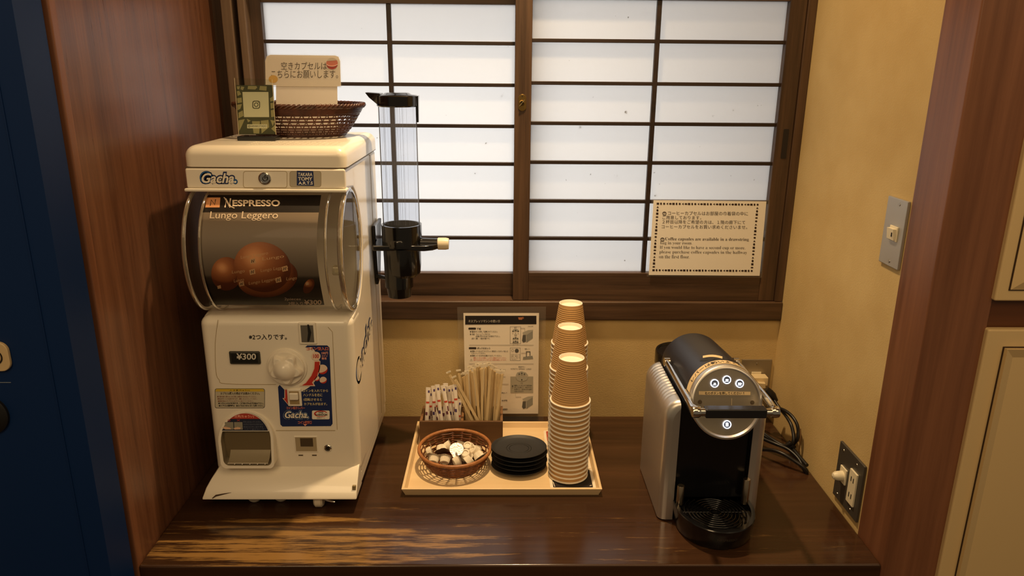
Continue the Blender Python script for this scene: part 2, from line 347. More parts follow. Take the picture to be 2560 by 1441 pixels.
MB().disc((cx.x - .0008, 1.5268, cx.z), .003, Matrix.Rotation(pi / 2, 3, 'X')).disc((cx.x, 1.5283, cx.z + .0122), .0012, Matrix.Rotation(pi / 2, 3, 'X')).build('keyhole', DARK, lo)
MB().tube([(cx.x - .006, 1.5255, cx.z - .007), (cx.x + .0045, 1.5235, cx.z + .006)], .0009, 6).build('latch_lever', mat('pale_brass', 'd8c48c', .3, 1.), lo)
fp = AY(1962, 360, 1.53); MB().prism([(fp.x + p[0], fp.z + p[1]) for p in rrect(-.0055, -.030, .0055, .030, .002)], 'y', 1.5291, 1.531).build('finger_pull', mat('pull_dark', '1c120c', .6), w2)
# counter
struct_counter = thing('wooden_counter', 'dark brown wooden counter with pale worn streaks along its front, under the machines', 'counter', (0, 1.0, -.05))
MB().box(XL + .0005, XR - .0015, 1.0, YB - .0005, -.032, 0).build('countertop', W_COUNTER, struct_counter, bevel=.004, seg=3)
MB().box(XL + .0005, XR - .0015, 1.006, 1.03, -.12, -.0322).build('apron', W_FRAME_H, struct_counter, bevel=.002)
# cupboard on the right
CREAM_DOOR = mat('cream_lacquer', 'e0c490', .42, bump=.05, bscale=300)
cup = thing('built_in_cupboard', 'cream panelled cupboard with two doors in a brown frame right of the post', 'cupboard', (.95, 1.05, -.75))
MB().box(.711, 1.25, 1.006, 1.06, -.75, 1.70).build('frame', wood('cupboard_wood', '4a2812', '6c3f20', 'x', 70, .4), cup)
GROOVE = mat('groove_brown', '3a2410', .7)
def door(z0, z1, fr, deep):
    x0 = .706
    d = MB(); d.box(x0, 1.2, .992, 1.0055, z0, z1); do = d.build('door', CREAM_DOOR, cup, bevel=.003, seg=3)
    p = MB(); p.box(x0 + fr, 1.2, .9905, .9918, z0 + fr, z1 - fr); p.build('groove', GROOVE, do)
    q = MB(); a, b = fr + .0016, fr + .016
    o = [(x0 + a, z0 + a), (1.2, z0 + a), (1.2, z1 - a), (x0 + a, z1 - a)]; i = [(x0 + b, z0 + b), (1.2, z0 + b), (1.2, z1 - b), (x0 + b, z1 - b)]
    ya, yb = (.9895, .9835) if not deep else (.9835, .9895)
    q.add([(u, ya, v) for u, v in o] + [(u, yb, v) for u, v in i] + [(u, .9904, v) for u, v in o], [(3, 0, 4, 7), (0, 1, 5, 4), (2, 3, 7, 6), (4, 5, 6, 7), (0, 3, 11, 8), (1, 0, 8, 9), (3, 2, 10, 11)])
    q.build('raised_panel', CREAM_DOOR, do)
door(.448, 1.35, .0165, False)
door(-.60, .405, .026, True)
# blue cabinet on the left
BLUE = mat('blue_paint', '0a2856', .5, bump=.02, bscale=40, spec=.22)
cab = thing('metal_cabinet', 'dark blue painted metal cabinet with a lock plate left of the wooden post', 'cabinet', (-.95, .95, -.75))
MB().box(-1.5, -.664, .992, 1.5, -.75, 1.5).build('body', BLUE, cab, bevel=.006)
dr = MB().box(-1.5, -.575, .9325, .9915, -.72, 1.48).build('door', BLUE, cab)
MB().box(-.6085, -.6065, .9312, .9326, -.70, 1.46).build('ridge', BLUE, dr)
c1 = AY(-8, 890, .932); PL = mat('lock_plate_cream', 'd2b88a', .4)
lk = MB(); lk.prism([(c1.x + p[0], c1.z + p[1]) for p in rrect(-.022, -.021, .019, .021, .013, 6)], 'y', .927, .9325); lk = lk.build('lock_plate', PL, dr, bevel=.0015)
MB().lathe([(.0108, 0), (.0108, .0012), (.0098, .0012), (.0098, 0)], 28, Matrix.Rotation(pi / 2, 3, 'X'), (c1.x, .927, c1.z)).build('ring', DARK, lk)
MB().lathe([(.0095, 0), (.0095, .0025), (0, .003)], 24, Matrix.Rotation(pi / 2, 3, 'X'), (c1.x, .927, c1.z)).build('lock_barrel', PL, lk, smooth=30)
c2 = AY(-30, 1037, .932)
MB().lathe([(.029, 0), (.029, .004), (.025, .006), (0, .006)], 32, Matrix.Rotation(pi / 2, 3, 'X'), (c2.x, .9325, c2.z)).build('round_lock', mat('lock_black', '141414', .45), dr, smooth=30)
zs = AY(10, 957, .932).z; MB().box(-1.2, AY(27, 957, .932).x, .9318, .9326, zs - .0004, zs + .0004).build('seam', mat('seam_pale', '7c8894', .5), dr)
# switches and sockets
STEEL_P = mat('plate_steel', 'b4b2ae', .42, .55); CREAM = mat('switch_cream', 'e6dcc0', .4); DPLATE = mat('plate_dark', '5a5650', .42, .5)
SCREW = mat('screw_steel', 'a8a49c', .3, 1.)
def wall_plate(name, label, y0, y1, z0, z1, m):
    t = thing(name, label, 'light switch' if 'switch' in name else 'socket', (XR, (y0 + y1) / 2, (z0 + z1) / 2))
    MB().box(XR - .005, XR - .0002, y0, y1, z0, z1).build('plate', m, t, bevel=.0012); return t
def screw(t, y, z, x=XR - .005):
    s = MB().lathe([(.0026, 0), (.0022, .0009), (0, .0011)], 12, Matrix.Rotation(-pi / 2, 3, 'Y'), (x, y, z)).build('screw', SCREW, t, smooth=30)
sw = wall_plate('light_switch', 'grey metal switch plate with one cream rocker, high on the ochre wall', 1.089, 1.148, .467, .574, STEEL_P)
ym = 1.113
MB().box(XR - .0075, XR - .005, ym - .011, ym + .012, .5085, .5315).build('switch_frame', CREAM, sw, bevel=.0006)
rk = MB().hexa([(XR - .0105, ym - .0085, .511), (XR - .0105, ym + .011, .511), (XR - .0075, ym + .011, .511), (XR - .0075, ym - .0085, .511)][::-1],
          [(XR - .0125, ym - .0085, .528), (XR - .0125, ym + .011, .528), (XR - .0075, ym + .011, .528), (XR - .0075, ym - .0085, .528)][::-1]).build('rocker', CREAM, sw)
MB().box(XR - .0127, XR - .0118, ym - .0055, ym - .0040, .516, .5225).build('mark', DARK, rk)
screw(sw, ym - .002, .566); screw(sw, ym + .002, .475)
dm = wall_plate('wall_socket', 'dark wall plate with a cream dimmer knob and double socket, low by the counter', 1.090, 1.182, .0165, .1245, DPLATE)
MB().box(XR - .008, XR - .005, 1.140, 1.163, .058, .087).build('knob_base', CREAM, dm, bevel=.0006)
MB().lathe([(.009, 0), (.0085, .008), (.0075, .013), (.005, .017), (0, .0185)], 20, Matrix.Rotation(-pi / 2, 3, 'Y'), (XR - .008, 1.151, .0715)).build('dimmer_knob', CREAM, dm, smooth=40)
so = MB().box(XR - .0085, XR - .005, 1.103, 1.128, .038, .1005).build('socket', CREAM, dm, bevel=.0006)
for zc in (.054, .0845):
    for yc in (1.1115, 1.1195): MB().box(XR - .0088, XR - .0082, yc - .0012, yc + .0012, zc - .0045, zc + .0045).build('socket_slot', DARK, so)
for y, z in ((1.165, .114), (1.115, .114), (1.165, .0265), (1.115, .0265)): screw(dm, y, z)
# ---------------------------------------------------------------- capsule vending machine
PLAS = mat('cream_plastic', 'f0e8d6', .28, coat=.25, spec=.5)
NAVY = mat('navy_print', '14285a', .5); NAVY2 = mat('logo_blue', '1c5a9a', .45); WHITE = mat('white_print', 'f2ead8', .5); RED = mat('red_print', 'c03428', .5)
INK = mat('black_ink', '14110e', .6); GREY = mat('grey_print', 'b8ae98', .5); CHROME = mat('chrome', 'd8d6d2', .12, 1.); YEL = mat('yellow_print', 'd8b83c', .5)
BLACKP = mat('black_plastic', '0e0e10', .22, coat=.3); SMOKE = mat('smoke_panel', '34342e', .35)
g = thing('capsule_vending_machine', 'cream capsule vending machine with a clear drum and round turning knob, left on the counter', 'vending machine', (-.38, 1.33, 0))
gx0, gx1 = -.508, -.252
ec, ea, eb = (1.228, .4625), .0835, .1035                            # clear drum: centre (y, z) and half axes
arc = [(ec[0] + ea * 1.03 * sin(t), ec[1] - eb * 1.03 * cos(t)) for t in [radians(20 + 140 * i / 20) for i in range(21)]]
prof = [(1.198, .05), (1.198, .352)] + arc + [(1.2, .57), (1.2, .6035), (1.495, .6035), (1.495, .05)]
body = MB().prism(prof, 'x', gx0, gx1).build('body', PLAS, g, bevel=.006, seg=3)
# lid with rounded top
lv0 = [(0., .6055), (0., .622)] + [(.017 * (1 - cos(t)), .622 + .017 * sin(t)) for t in [pi / 2 * k / 7 for k in range(1, 8)]]
lm = MB(); lo_ = []
for ins, z in lv0: lo_ += [(p[0], p[1], z) for p in rrect(gx0 - .001 + ins, 1.196 + ins, gx1 + .003 - ins, 1.498 - ins, max(.003, .014 - ins * .4), 5)]
n_ = 24; lm.add(lo_, [(k * n_ + q, k * n_ + (q + 1) % n_, (k + 1) * n_ + (q + 1) % n_, (k + 1) * n_ + q) for k in range(len(lv0) - 1) for q in range(n_)] + [tuple(range(n_ - 1, -1, -1)), tuple((len(lv0) - 1) * n_ + q for q in range(n_))])
ld = lm.build('lid', PLAS, g, smooth=40)
MB().box(gx0 + .0005, gx1 + .0012, 1.1965, 1.4955, .6034, .6056).build('lid_seam', mat('seam_brown', '5a4a34', .8), g)
dm_ = MB()
for i in range(16):
    for j in range(5): dm_.box(-.415 + i * .0095, -.410 + i * .0095, 1.30 + j * .012 - .078, 1.3035 + j * .012 - .078, .6388, .6394)
dm_.build('dimple_rows', PLAS, ld)
# logo strip with lip
st = MB().box(gx0 + .001, gx1 + .001, 1.193, 1.2, .5715, .6035).build('logo_strip', PLAS, g, bevel=.003, seg=3)
MB().box(gx0 - .0015, gx1 + .0025, 1.187, 1.21, .5665, .5718).build('lip', PLAS, st, bevel=.002)
S = planeY(1.1926); S2 = planeY(1.1922); S3 = planeY(1.1918)
lg = MB().text('Gacha.', 500, 461, 594, 429, S, .09, .22).flat(circ(516, 444, 17, ry=16.5), S).build('logo_outline', NAVY, st)
MB().strip(circ(515, 444, 15.5), circ(515, 444, 12.5), S2, True).build('logo_swirl', NAVY2, st); MB().flat(circ(588, 454, 6, ry=6), S2).build('logo_dot', NAVY2, st)
MB().text('Gacha.', 504, 458, 591, 433, S3, .025, .22).build('logo_letters', WHITE, st)
for (a, b, c_, d) in ((608, 428, 718, 470), (724, 428, 803, 468)):
    MB().strip(rrect(a, b, c_, d, 6), rrect(a + 1, b + 1, c_ - 1, d - 1, 5.5), S).build('panel_line', mat('line_tan', 'a89468', .6), st)
MB().flat(rrect(725, 429, 802, 467, 5), S).build('badge_plate', GREY, st)
MB().flat([(742, 427), (742, 464), (785, 465), (783, 428)], S2).build('badge', NAVY, st)
MB().text('TAKARA', 745, 441, 781, 432, S3, .02).text('TOMY', 745, 452, 781, 443, S3, .03).text('A.R.T.S', 746, 462, 782, 454, S3, .03).build('badge_letters', WHITE, st)
kc = S(662, 446); MX = Matrix.Rotation(pi / 2, 3, 'X')
kl = MB().lathe([(.0098, 0), (.0098, .0018), (.0082, .0026), (.0078, .0016), (0, .0016)], 28, MX, kc).build('lock_ring', CHROME, st, smooth=30)
MB().lathe([(.0046, .0015), (.0046, .0028), (0, .0028)], 20, MX, kc).build('lock_barrel', CHROME, kl, smooth=30)
MB().strip(circ(662, 447, 6.5, a0=-1.1, a1=4.24, n=20), circ(662, 447, 5, a0=-1.1, a1=4.24, n=20), planeY(1.189), False).flat([(661, 438), (663, 438), (663, 447), (661, 447)], planeY(1.189)).build('lock_mark', INK, kl)
# clear drum with poster
CLEARD = clear('clear_drum', (.98, .97, .94), .10, .04)
dxa, dxb = -.5035, -.2545
def E(t, k=1.): return (ec[0] - ea * k * cos(t), ec[1] + eb * k * sin(t))    # t=0 front, +90 top
dg_ = MB()
dg_.grid(lambda u, v: (dxa + (dxb - dxa) * u, *E(radians(-92 + 184 * v))), 2, 40)
dg_.grid(lambda u, v: (dxb, *E(2 * pi * u, max(.001, v))), 48, 6, True).grid(lambda u, v: (dxa, *E(2 * pi * u, max(.001, v))), 48, 6, True)
drum = dg_.build('drum', CLEARD, g, smooth=40)
RIMC = clear('clear_rim', (.95, .92, .82), .42, .06, .10, (.9, .8, .6))
for xx in (dxa, dxb, -.2795, -.4785):
    MB().tube([(xx, *E(radians(-96 + 192 * i / 40), 1.0)) for i in range(41)], .0034 if xx in (dxa, dxb) else .0022, 8, up=(1, 0, 0)).build('drum_rib', RIMC, drum, smooth=60)
MB().tube([(dxb - .002, *E(2 * pi * i / 48, .985)) for i in range(48)], .0042, 8, closed=True, up=(1, 0, 0)).build('drum_end_ring', RIMC, drum, smooth=60)
MB().box(-.272, -.256, 1.150, 1.165, .438, .452).build('drum_clasp', clear('clasp', (.9, .86, .74), .5, .08, .25, (.95, .85, .6)), drum, bevel=.002)
# poster, bent to the drum: coordinates (u across in metres, a = angle up)
PK = .955
def PO(l):
    def f(px, py):   # pixel on the poster -> iterate onto the bent sheet
        d = ray(px, py); A = d.y ** 2 / (ea * (PK + l)) ** 2 + d.z ** 2 / (eb * (PK + l)) ** 2
        oy, oz = EYE.y - ec[0], EYE.z - ec[1]
        B = 2 * (oy * d.y / (ea * (PK + l)) ** 2 + oz * d.z / (eb * (PK + l)) ** 2); C_ = oy * oy / (ea * (PK + l)) ** 2 + oz * oz / (eb * (PK + l)) ** 2 - 1
        disc = max(0., B * B - 4 * A * C_); return EYE + d * ((-B - sqrt(disc)) / (2 * A))
    return f
P0, P1, P2, P3, P4 = PO(0), PO(.004), PO(.008), PO(.012), PO(.016)
def side(v): # left and right poster edge at height fraction v (0 top, 1 bottom)
    y = 488 + (763 - 488) * v
    return (511 - 12 * sin(pi * min(1, v * 1.05)) ** 1 + 13 * v * v, 803 - 13 * sin(pi * v) + 8 * v * v, y)
def band(v0, v1, mp, mb, nv=10):
    def fn(u, v):
        l, r_, y = side(v0 + (v1 - v0) * v); return mp(l + (r_ - l) * u, y)
    return mb.grid(fn, 8, nv)
pm = bpy.data.materials.new('poster_print'); pm.use_nodes = True
_nt = pm.node_tree; _b = _nt.nodes['Principled BSDF']; _b.inputs['Roughness'].default_value = .55
_t = _nt.nodes.new('ShaderNodeTexCoord'); _s = _nt.nodes.new('ShaderNodeSeparateXYZ'); _m = _nt.nodes.new('ShaderNodeMapRange')
_nt.links.new(_t.outputs['Object'], _s.inputs[0]); _nt.links.new(_s.outputs['Z'], _m.inputs['Value']); _m.inputs['From Min'].default_value = .375; _m.inputs['From Max'].default_value = .55
_nt.links.new(ramp(_nt, _m.outputs[0], [(0, '3c3630'), (.18, '2a241e'), (.24, '1c1712'), (.33, '30281f'), (.36, '5a5046'), (.7, '807468'), (1, '80705e')]), _b.inputs['Base Color'])
po = band(0, 1, P0, MB(), 24).build('poster', pm, g, smooth=60)
band(0, .155, P1, MB(), 6).build('banner', mat('banner_dark', '1a1412', .5), po)
OR = mat('print_orange', 'e0a070', .5); OR2 = mat('print_pale', 'f0dcc4', .5)
MB().patch(sub([(516, 494), (551, 494), (549, 519), (513, 519)], 4), P2).build('logo_square', OR, po)
MB().tube([P3(526, 514), P3(528, 500), P3(537, 512), P3(539, 499)], .0007, 4).build('logo_mark', INK, po)
MB().text('N', 561, 519, 578, 496, P2, .03, .1).text('ESPRESSO', 581, 516, 700, 500, P2, .03).build('brand_letters', OR2, po)
MB().tube([P2(560, 494), P2(566, 500), P2(575, 516), P2(586, 521)], .0009, 4).build('brand_swash', OR2, po)
MB().text('Lungo Leggero', 524, 552, 695, 529, P2, .004, .12).text('2pieces', 711, 753, 752, 745, P2).text('2個入り', 721, 764, 757, 755, P2).text('¥300', 760, 762, 804, 750, P2, .03).build('caption', OR2, po)
def copper(name, c, r):
    m = bpy.data.materials.new(name); m.use_nodes = True; nt = m.node_tree; b = nt.nodes['Principled BSDF']; b.inputs['Roughness'].default_value = .5
    tc = nt.nodes.new('ShaderNodeTexCoord'); mp = nt.nodes.new('ShaderNodeMapping'); mp.inputs['Location'].default_value = c; mp.vector_type = 'TEXTURE'; mp.inputs['Scale'].default_value = (r, r, r)
    gr = nt.nodes.new('ShaderNodeTexGradient'); gr.gradient_type = 'SPHERICAL'
    nt.links.new(tc.outputs['Object'], mp.inputs['Vector']); nt.links.new(mp.outputs['Vector'], gr.inputs['Vector'])
    nt.links.new(ramp(nt, gr.outputs['Fac'], [(0, '5a2c16'), (.15, '7c4424'), (.35, '8a5230'), (.62, 'a86a40'), (.9, 'd89c6c')]), b.inputs['Base Color']); return m
def capsule_print(cx_, cy_, r, ry, n, rot=0.):
    pts = [(cx_ + r * cos(a) * cos(rot) - ry * sin(a) * sin(rot), cy_ + r * cos(a) * sin(rot) + ry * sin(a) * cos(rot)) for a in [2 * pi * i / 40 for i in range(40)]]
    hl = P2(cx_ - .28 * r, cy_ - .35 * ry) - wloc(po)
    MB().patch(pts, n, 8).build('capsule_picture', copper('copper_print', tuple(hl), r * .00075), po)
capsule_print(566, 685, 38, 42, P1); capsule_print(772, 716, 12, 20, P1, .5)
capsule_print(668, 694, 76, 50, P2, -.12); capsule_print(656, 668, 72, 62, PO(.010), .3)
st2 = mat('print_shadow', '2a1c12', .6)
pr = MB()
for (a, b, c_, d, e) in ((602, 641, 670, 614, -.3), (656, 645, 710, 626, -.25), (652, 674, 720, 645, -.25), (622, 706, 692, 680, -.3), (716, 695, 742, 682, -.2), (580, 678, 612, 662, -.2), (585, 700, 610, 686, -.3)):
    def mp(u, v, a=a, b=b, c_=c_, e=e): return P3(a + (u - a), v + e * (u - a) * .55 + 9)
    pr.text('Lungo Leggero' if c_ - a > 60 else 'Lungo', a, b, c_, b - 10, mp)
for (x, y, k) in ((632, 653, 8), (631, 680, 8), (712, 672, 8), (696, 700, 8), (604, 710, 7), (548, 718, 5), (768, 710, 4)):
    pr.patch([(x - k, y - k * .5), (x + k * .7, y - k), (x + k, y + k * .6), (x - k * .7, y + k)], P3, 3)
pr.build('capsule_writing', mat('print_dull', 'c8a078', .6), po)
ns = MB()
for (x, y, k) in ((632, 653, 5), (631, 680, 5), (712, 672, 5), (696, 700, 5), (604, 710, 4)): ns.tube([P4(x - k * .6, y + k * .8), P4(x - k * .4, y - k * .6), P4(x + k * .4, y + k * .6), P4(x + k * .6, y - k * .8)], .0005, 4)
ns.build('capsule_marks', INK, po)
# lower front
YL = 1.183
lw_ = MB().box(gx0 - .003, gx1 + .001, YL, 1.26, .052, .3545).build('front_housing', PLAS, g, bevel=.016, seg=5)
FP = planeY(YL - .0004); FP2 = planeY(YL - .0008); FP3 = planeY(YL - .0012); FP4 = planeY(YL - .0016)
LINE = mat('line_tan', 'a89468', .6)
pl = MB()
pts = [(545, 800), (538, 860), (540, 930), (548, 950), (565, 960), (690, 962)]
pl.tube([FP(*p) for p in pts], .0004, 4, smooth=4).tube([FP(820, 818), FP(831, 830), FP(843, 1075)], .0004, 4).tube([FP(690, 1077), FP(838, 1077)], .0005, 4)
pl.build('panel_line', LINE, lw_)
MB().text('※2つ入りです。', 622, 850, 717, 836, FP2, .012).build('lettering', INK, lw_)
a, b = FP(576, 910), FP(650, 878)
pd = MB().box(a.x, b.x, YL - .004, YL + .001, a.z, b.z).build('price_display', SMOKE, lw_, bevel=.0025)
MB().box(a.x + .004, b.x - .004, YL - .0044, YL - .0038, a.z + .0035, b.z - .0035).build('screen', mat('screen_dark', '1c1c18', .3), pd)
MB().text('¥300', 591, 900, 640, 884, planeY(YL - .0047), .02).build('price_lettering', mat('price_white', 'd8d4c8', .5), pd)
# coin slot
a, b = FP(752, 858), FP(787, 809)
cs = MB().box(a.x - .0015, b.x + .0015, YL - .003, YL + .001, a.z - .0015, b.z + .0015).build('coin_slot_frame', PLAS, lw_, bevel=.0015)
cp_ = MB().box(a.x + .0025, b.x - .0025, YL - .0036, YL - .0029, a.z + .0025, b.z - .0025).build('coin_slot_plate', mat('slot_metal', '8a8478', .4, .7), cs)
c_ = (a + b) / 2
MB().flat([(768, 812), (772, 812), (778, 832), (774, 852), (770, 856), (768, 852), (770, 834)], planeY(YL - .004)).build('coin_slot', INK, cp_)
# blue sticker: outline with the concave bite of the knob
def sticker(k, mp):
    bite = [(717 + (83 + k) * cos(t), 916 + (71 + k) * sin(t)) for t in [radians(-42 + 128 * i / 20) for i in range(21)]]
    return MB().flat([(768 + k * 0.5, 864 + k), (818 - k, 864 + k), (823.5 - k, 869 + k), (831.5 - k, 1060 - k), (827 - k, 1066 - k), (706 + k, 1067 - k), (701 + k, 1062 - k), (695 + k, 968 + k), (699 + k, 963 + k)] + bite[::-1] + [(763 + k * 1.4, 869 + k)], mp)
sk = sticker(-1.5, FP).build('instruction_sticker', WHITE, lw_); sticker(0, FP2).build('blue_field', NAVY, sk)
wt = MB().text('コインを入れてから', 757, 981, 820, 974, FP3, .01).text('ハンドルを右に', 758, 992, 806, 984, FP3, .01).text('1回転させると', 759, 1003, 805, 996, FP3, .01).text('カプセルが出ます。', 760, 1014, 818, 1007, FP3, .01)
wt.build('yellow_lettering', mat('print_cream', 'e8d8a0', .5), sk)
MB().text('コイン投入口', 766, 877, 821, 868, FP3, .05).text('100円', 804, 887, 820, 880, FP3, .02).text('コイン', 804, 893, 819, 888, FP3, .02).text('専用', 804, 900, 816, 894, FP3, .02).text('コイン詰りレバー', 716, 1024, 762, 1017, FP3, .04).text('コイン返却口', 745, 1061, 779, 1053, FP3, .04).flat([(758, 1061), (768, 1061), (763, 1066)], FP3).build('pink_lettering', mat('print_pink', 'f0a890', .5), sk)
MB().text('コイン投入口', 766.8, 876.2, 820.4, 868.8, FP4).text('コイン詰りレバー', 716.6, 1023.4, 761.6, 1017.6, FP4).text('コイン返却口', 745.6, 1060.4, 778.6, 1053.6, FP4).build('red_lettering', RED, sk)
MB().flat(circ(790, 891, 11.5, ry=11), FP3).flat(circ(806, 924, 13, ry=12), FP3).flat(circ(808, 951, 9, ry=8.5), FP3).flat(circ(792, 947, 7, ry=6.5), FP3).flat([(699, 972), (699, 972)] and [(711, 973), (719, 973), (720, 997), (722, 1015), (706, 996), (711, 996)], FP3).flat([(785, 903), (801, 903), (800, 922), (795, 940), (783, 956), (788, 966), (748, 966), (762, 958), (776, 940), (784, 922)], FP3).build('sticker_shapes', mat('print_pinkwhite', 'ecd4bc', .5), sk)
rd = MB().flat([(787, 905), (799, 905), (798, 922), (793, 940), (780, 957), (784, 963.5), (755, 964.5), (765, 958), (778.5, 940), (786, 922)], FP4).flat([(713, 975), (717.5, 975), (718.5, 998), (720, 1011), (709, 997), (713, 997)], FP4)
for cx_, cy_, r in ((806, 924, 13), (808, 951, 9), (792, 947, 7)):
    rd.strip([(cx_ + r * cos(t), cy_ + r * .94 * sin(t)) for t in [radians(-10 + 150 * i / 12) for i in range(13)]], [(cx_ + r * (.95 if i in (0, 12) else .95 - .38 * sin(pi * i / 12)) * cos(t), cy_ + r * .94 * (.95 if i in (0, 12) else .95 - .38 * sin(pi * i / 12)) * sin(t)) for i, t in enumerate([radians(-10 + 150 * i / 12) for i in range(13)])], FP4, False)
rd.text('100', 783, 896, 797, 886, FP4, .02).build('red_shapes', RED, sk)
MB().text('Gacha.', 708, 1049, 773, 1026, FP3, .10, .22).flat(circ(720, 1038, 11), FP3).build('logo_outline', mat('logo_pale', '9ab0c8', .5), sk)
MB().text('Gacha.', 709, 1048, 772, 1027, FP4, .07, .22).build('logo_shadow', NAVY, sk)
MB().text('Gacha.', 712, 1046, 771, 1029, planeY(YL - .0019), .02, .22).build('logo_letters', WHITE, sk)
MB().flat(rrect(780, 1027, 824, 1049, 3), FP3).build('badge', WHITE, sk)
MB().strip(circ(802, 1035, 17, ry=8, a0=.6, a1=5.9), circ(803, 1035.5, 14.5, ry=6, a0=.6, a1=5.9), FP4, False).build('badge_swirl', RED, sk)
MB().text('HG', 797, 1034, 808, 1030, FP4, .03).text('KABADON', 789, 1040, 818, 1035, FP4, .03).text('転倒防止ゲーム', 792, 1047, 812, 1044, FP4).build('badge_lettering', INK, sk)
a, b = FP(721, 1015), FP(753, 972)
lv = MB().box(a.x, b.x, YL - .003, YL, a.z, b.z).build('lever_frame', PLAS, lw_, bevel=.0015)
MB().box(a.x + .004, b.x - .004, YL - .0034, YL - .0028, a.z + .004, b.z - .004).build('lever_well', mat('well_tan', 'a08a60', .6), lv)
MB().box(a.x + .0045, b.x - .0045, YL - .008, YL - .003, a.z + .0135, b.z - .006).build('lever', PLAS, lv, bevel=.002)
# knob
kc = AY(718, 918, YL)
kn = MB().lathe([(.0345, 0), (.0345, .002), (.0335, .003), (.031, .0032), (.031, .006), (.0295, .008), (0, .008)], 48, MX, (kc.x, YL, kc.z)).build('turning_knob', PLAS, lw_, smooth=30)
def lobes(u, v):
    a = 2 * pi * u; R_ = .0215 + .0085 * (.5 + .5 * cos(5 * a + 1.25)) ** 1.3; q_ = 1 - v; r = R_ * q_
    arm = .0105 * min(1., ((1 - q_) / .16)) ** .5 if q_ > .84 else .0105
    dome = .0215 * sqrt(max(0., 1 - (r / .0205) ** 2)); h_ = (arm ** 6 + dome ** 6) ** (1 / 6) if q_ < 1 else 0.
    return (kc.x + r * cos(a), YL - .006 - h_, kc.z + r * sin(a))
MB().grid(lobes, 100, 30, True).build('grip', PLAS, kn, smooth=50)
# warning label
wl = MB().flat(rrect(537, 972, 662, 1021, 5), FP).build('warning_label', INK, lw_)
MB().flat(rrect(538, 973, 661, 1020, 4.5), FP2).build('label_field', mat('label_grey', 'c4bca4', .5), wl)
MB().flat([(541, 973), (658, 973), (661, 979.5), (538, 979.5)], FP3).build('label_header', YEL, wl)
MB().text('⚠ 注 意 (ちゅうい)', 574, 979, 624, 974.5, FP4).text('カプセル購入の際必ずお読みください。', 551, 987.5, 649, 981, FP3, .01).text('●３才以上のお子様用です。保護者の方も必ずお読み下さい。', 546, 1011.5, 659, 1006.5, FP3, .02).text('●カプセルの開閉時は、指などをはさまない様ご注意ください。', 547, 1017.5, 659, 1012.5, FP3, .02).build('label_lettering', INK, wl)
MB().text('●対象年齢に満たないお子様には絶対に与えないでください。', 543, 994.5, 641, 990, FP3).text('●部品の中に小さな玩具があります。誤飲しないようにしてください。', 544, 1000, 643, 995.5, FP3).text('●開封後のカプセルはすぐに捨ててください。', 545, 1005.5, 634, 1001.5, FP3).build('label_red_lettering', mat('print_brown', '8a5038', .5), wl)
# capsule outlet: arched frame standing proud, hollow behind a clear flap
def arch(k, dy=0.):
    cxp, top, bot = 614.5, 1041, 1172 - k + dy
    half = 69 - k
    left = [(cxp - half + 0.05 * (p - 1100), p) for p in (bot - 18, 1150, 1110)]
    pts = [(cxp + half * 1.0 * cos(t), 1104 - (77 - k * .8) * sin(t)) for t in [pi * i / 24 for i in range(25)]]
    br = [(cxp + half + 2 - 12 * (1 - cos(t)), bot - 12 + 12 * sin(t)) for t in [pi / 2 * i / 6 for i in range(7)]]
    bl = [(cxp - half + 6 + 16 * (1 - sin(t)), bot - 16 + 16 * cos(t)) for t in [pi / 2 * i / 6 for i in range(7)]]
    return pts + bl[::-1] + br[::-1]
zT_, zB_ = AY(614, 1027, YL).z, AY(614, 1172, YL - .022).z
def LEAN(l):   # flush with the housing at the arch's top, standing proud at its foot
    k_ = (YL - .0008 - (YL - .022)) / (zT_ - zB_); y0_ = YL - .022 - l - k_ * zB_
    return lambda px, py: (lambda d: EYE + d * ((y0_ + k_ * EYE.z - EYE.y) / (d.y - k_ * d.z)))(ray(px, py))
yo = YL - .022; LE0 = LEAN(0); q0 = [LE0(px, py) for px, py in arch(0)]; q1 = [LE0(px, py) for px, py in arch(6.5)]; n_ = len(q0)
def yb(p, y): return Vector((p.x, y, p.z))
of = MB(); of.add(q0 + q1 + [yb(p, YL + .004) for p in q0] + [yb(p, YL - .0002) for p in q1],
    [(i, (i + 1) % n_, n_ + (i + 1) % n_, n_ + i) for i in range(n_)] + [(i, 2 * n_ + i, 2 * n_ + (i + 1) % n_, (i + 1) % n_) for i in range(n_)] + [(n_ + i, n_ + (i + 1) % n_, 3 * n_ + (i + 1) % n_, 3 * n_ + i) for i in range(n_)])
ou = of.build('outlet_frame', PLAS, lw_, smooth=40)
MB().add([yb(p, YL - .0003) for p in q1], [tuple(range(n_))]).build('outlet_back', mat('recess_shade_tan', 'a89878', .6), ou)  # recess shade put into the colour: cream plastic painted darker
la = AY(560, 1163, yo); lb = AY(678, 1163, yo)
ol = MB().grid(lambda u, v: (la.x + .006 + (lb.x - la.x - .012) * u, yo + .001 + .0205 * v, la.z + .002 + .016 * v * v), 6, 8).build('outlet_chute', PLAS, ou, smooth=60)
ft = MB()
for i in range(5): p = AY(588 + 19 * i, 1157, yo + .004); ft.tube([(p.x - .001, yo + .002, p.z - .003), (p.x + .002, yo + .009, p.z + .0015)], .0012, 6)
ft.build('drain_ridges', PLAS, ou, smooth=60)
FLAP = clear('smoke_flap', (.72, .68, .6), .3, .08)
LF = LEAN(-.0008); qf = [LF(px, py) for px, py in arch(6.8)]
fl = MB().add(qf, [tuple(range(n_))]).build('flap', FLAP, ou)
H1, H2, H3, H4 = LEAN(-.0004), LEAN(0.), LEAN(.0004), LEAN(.0008)
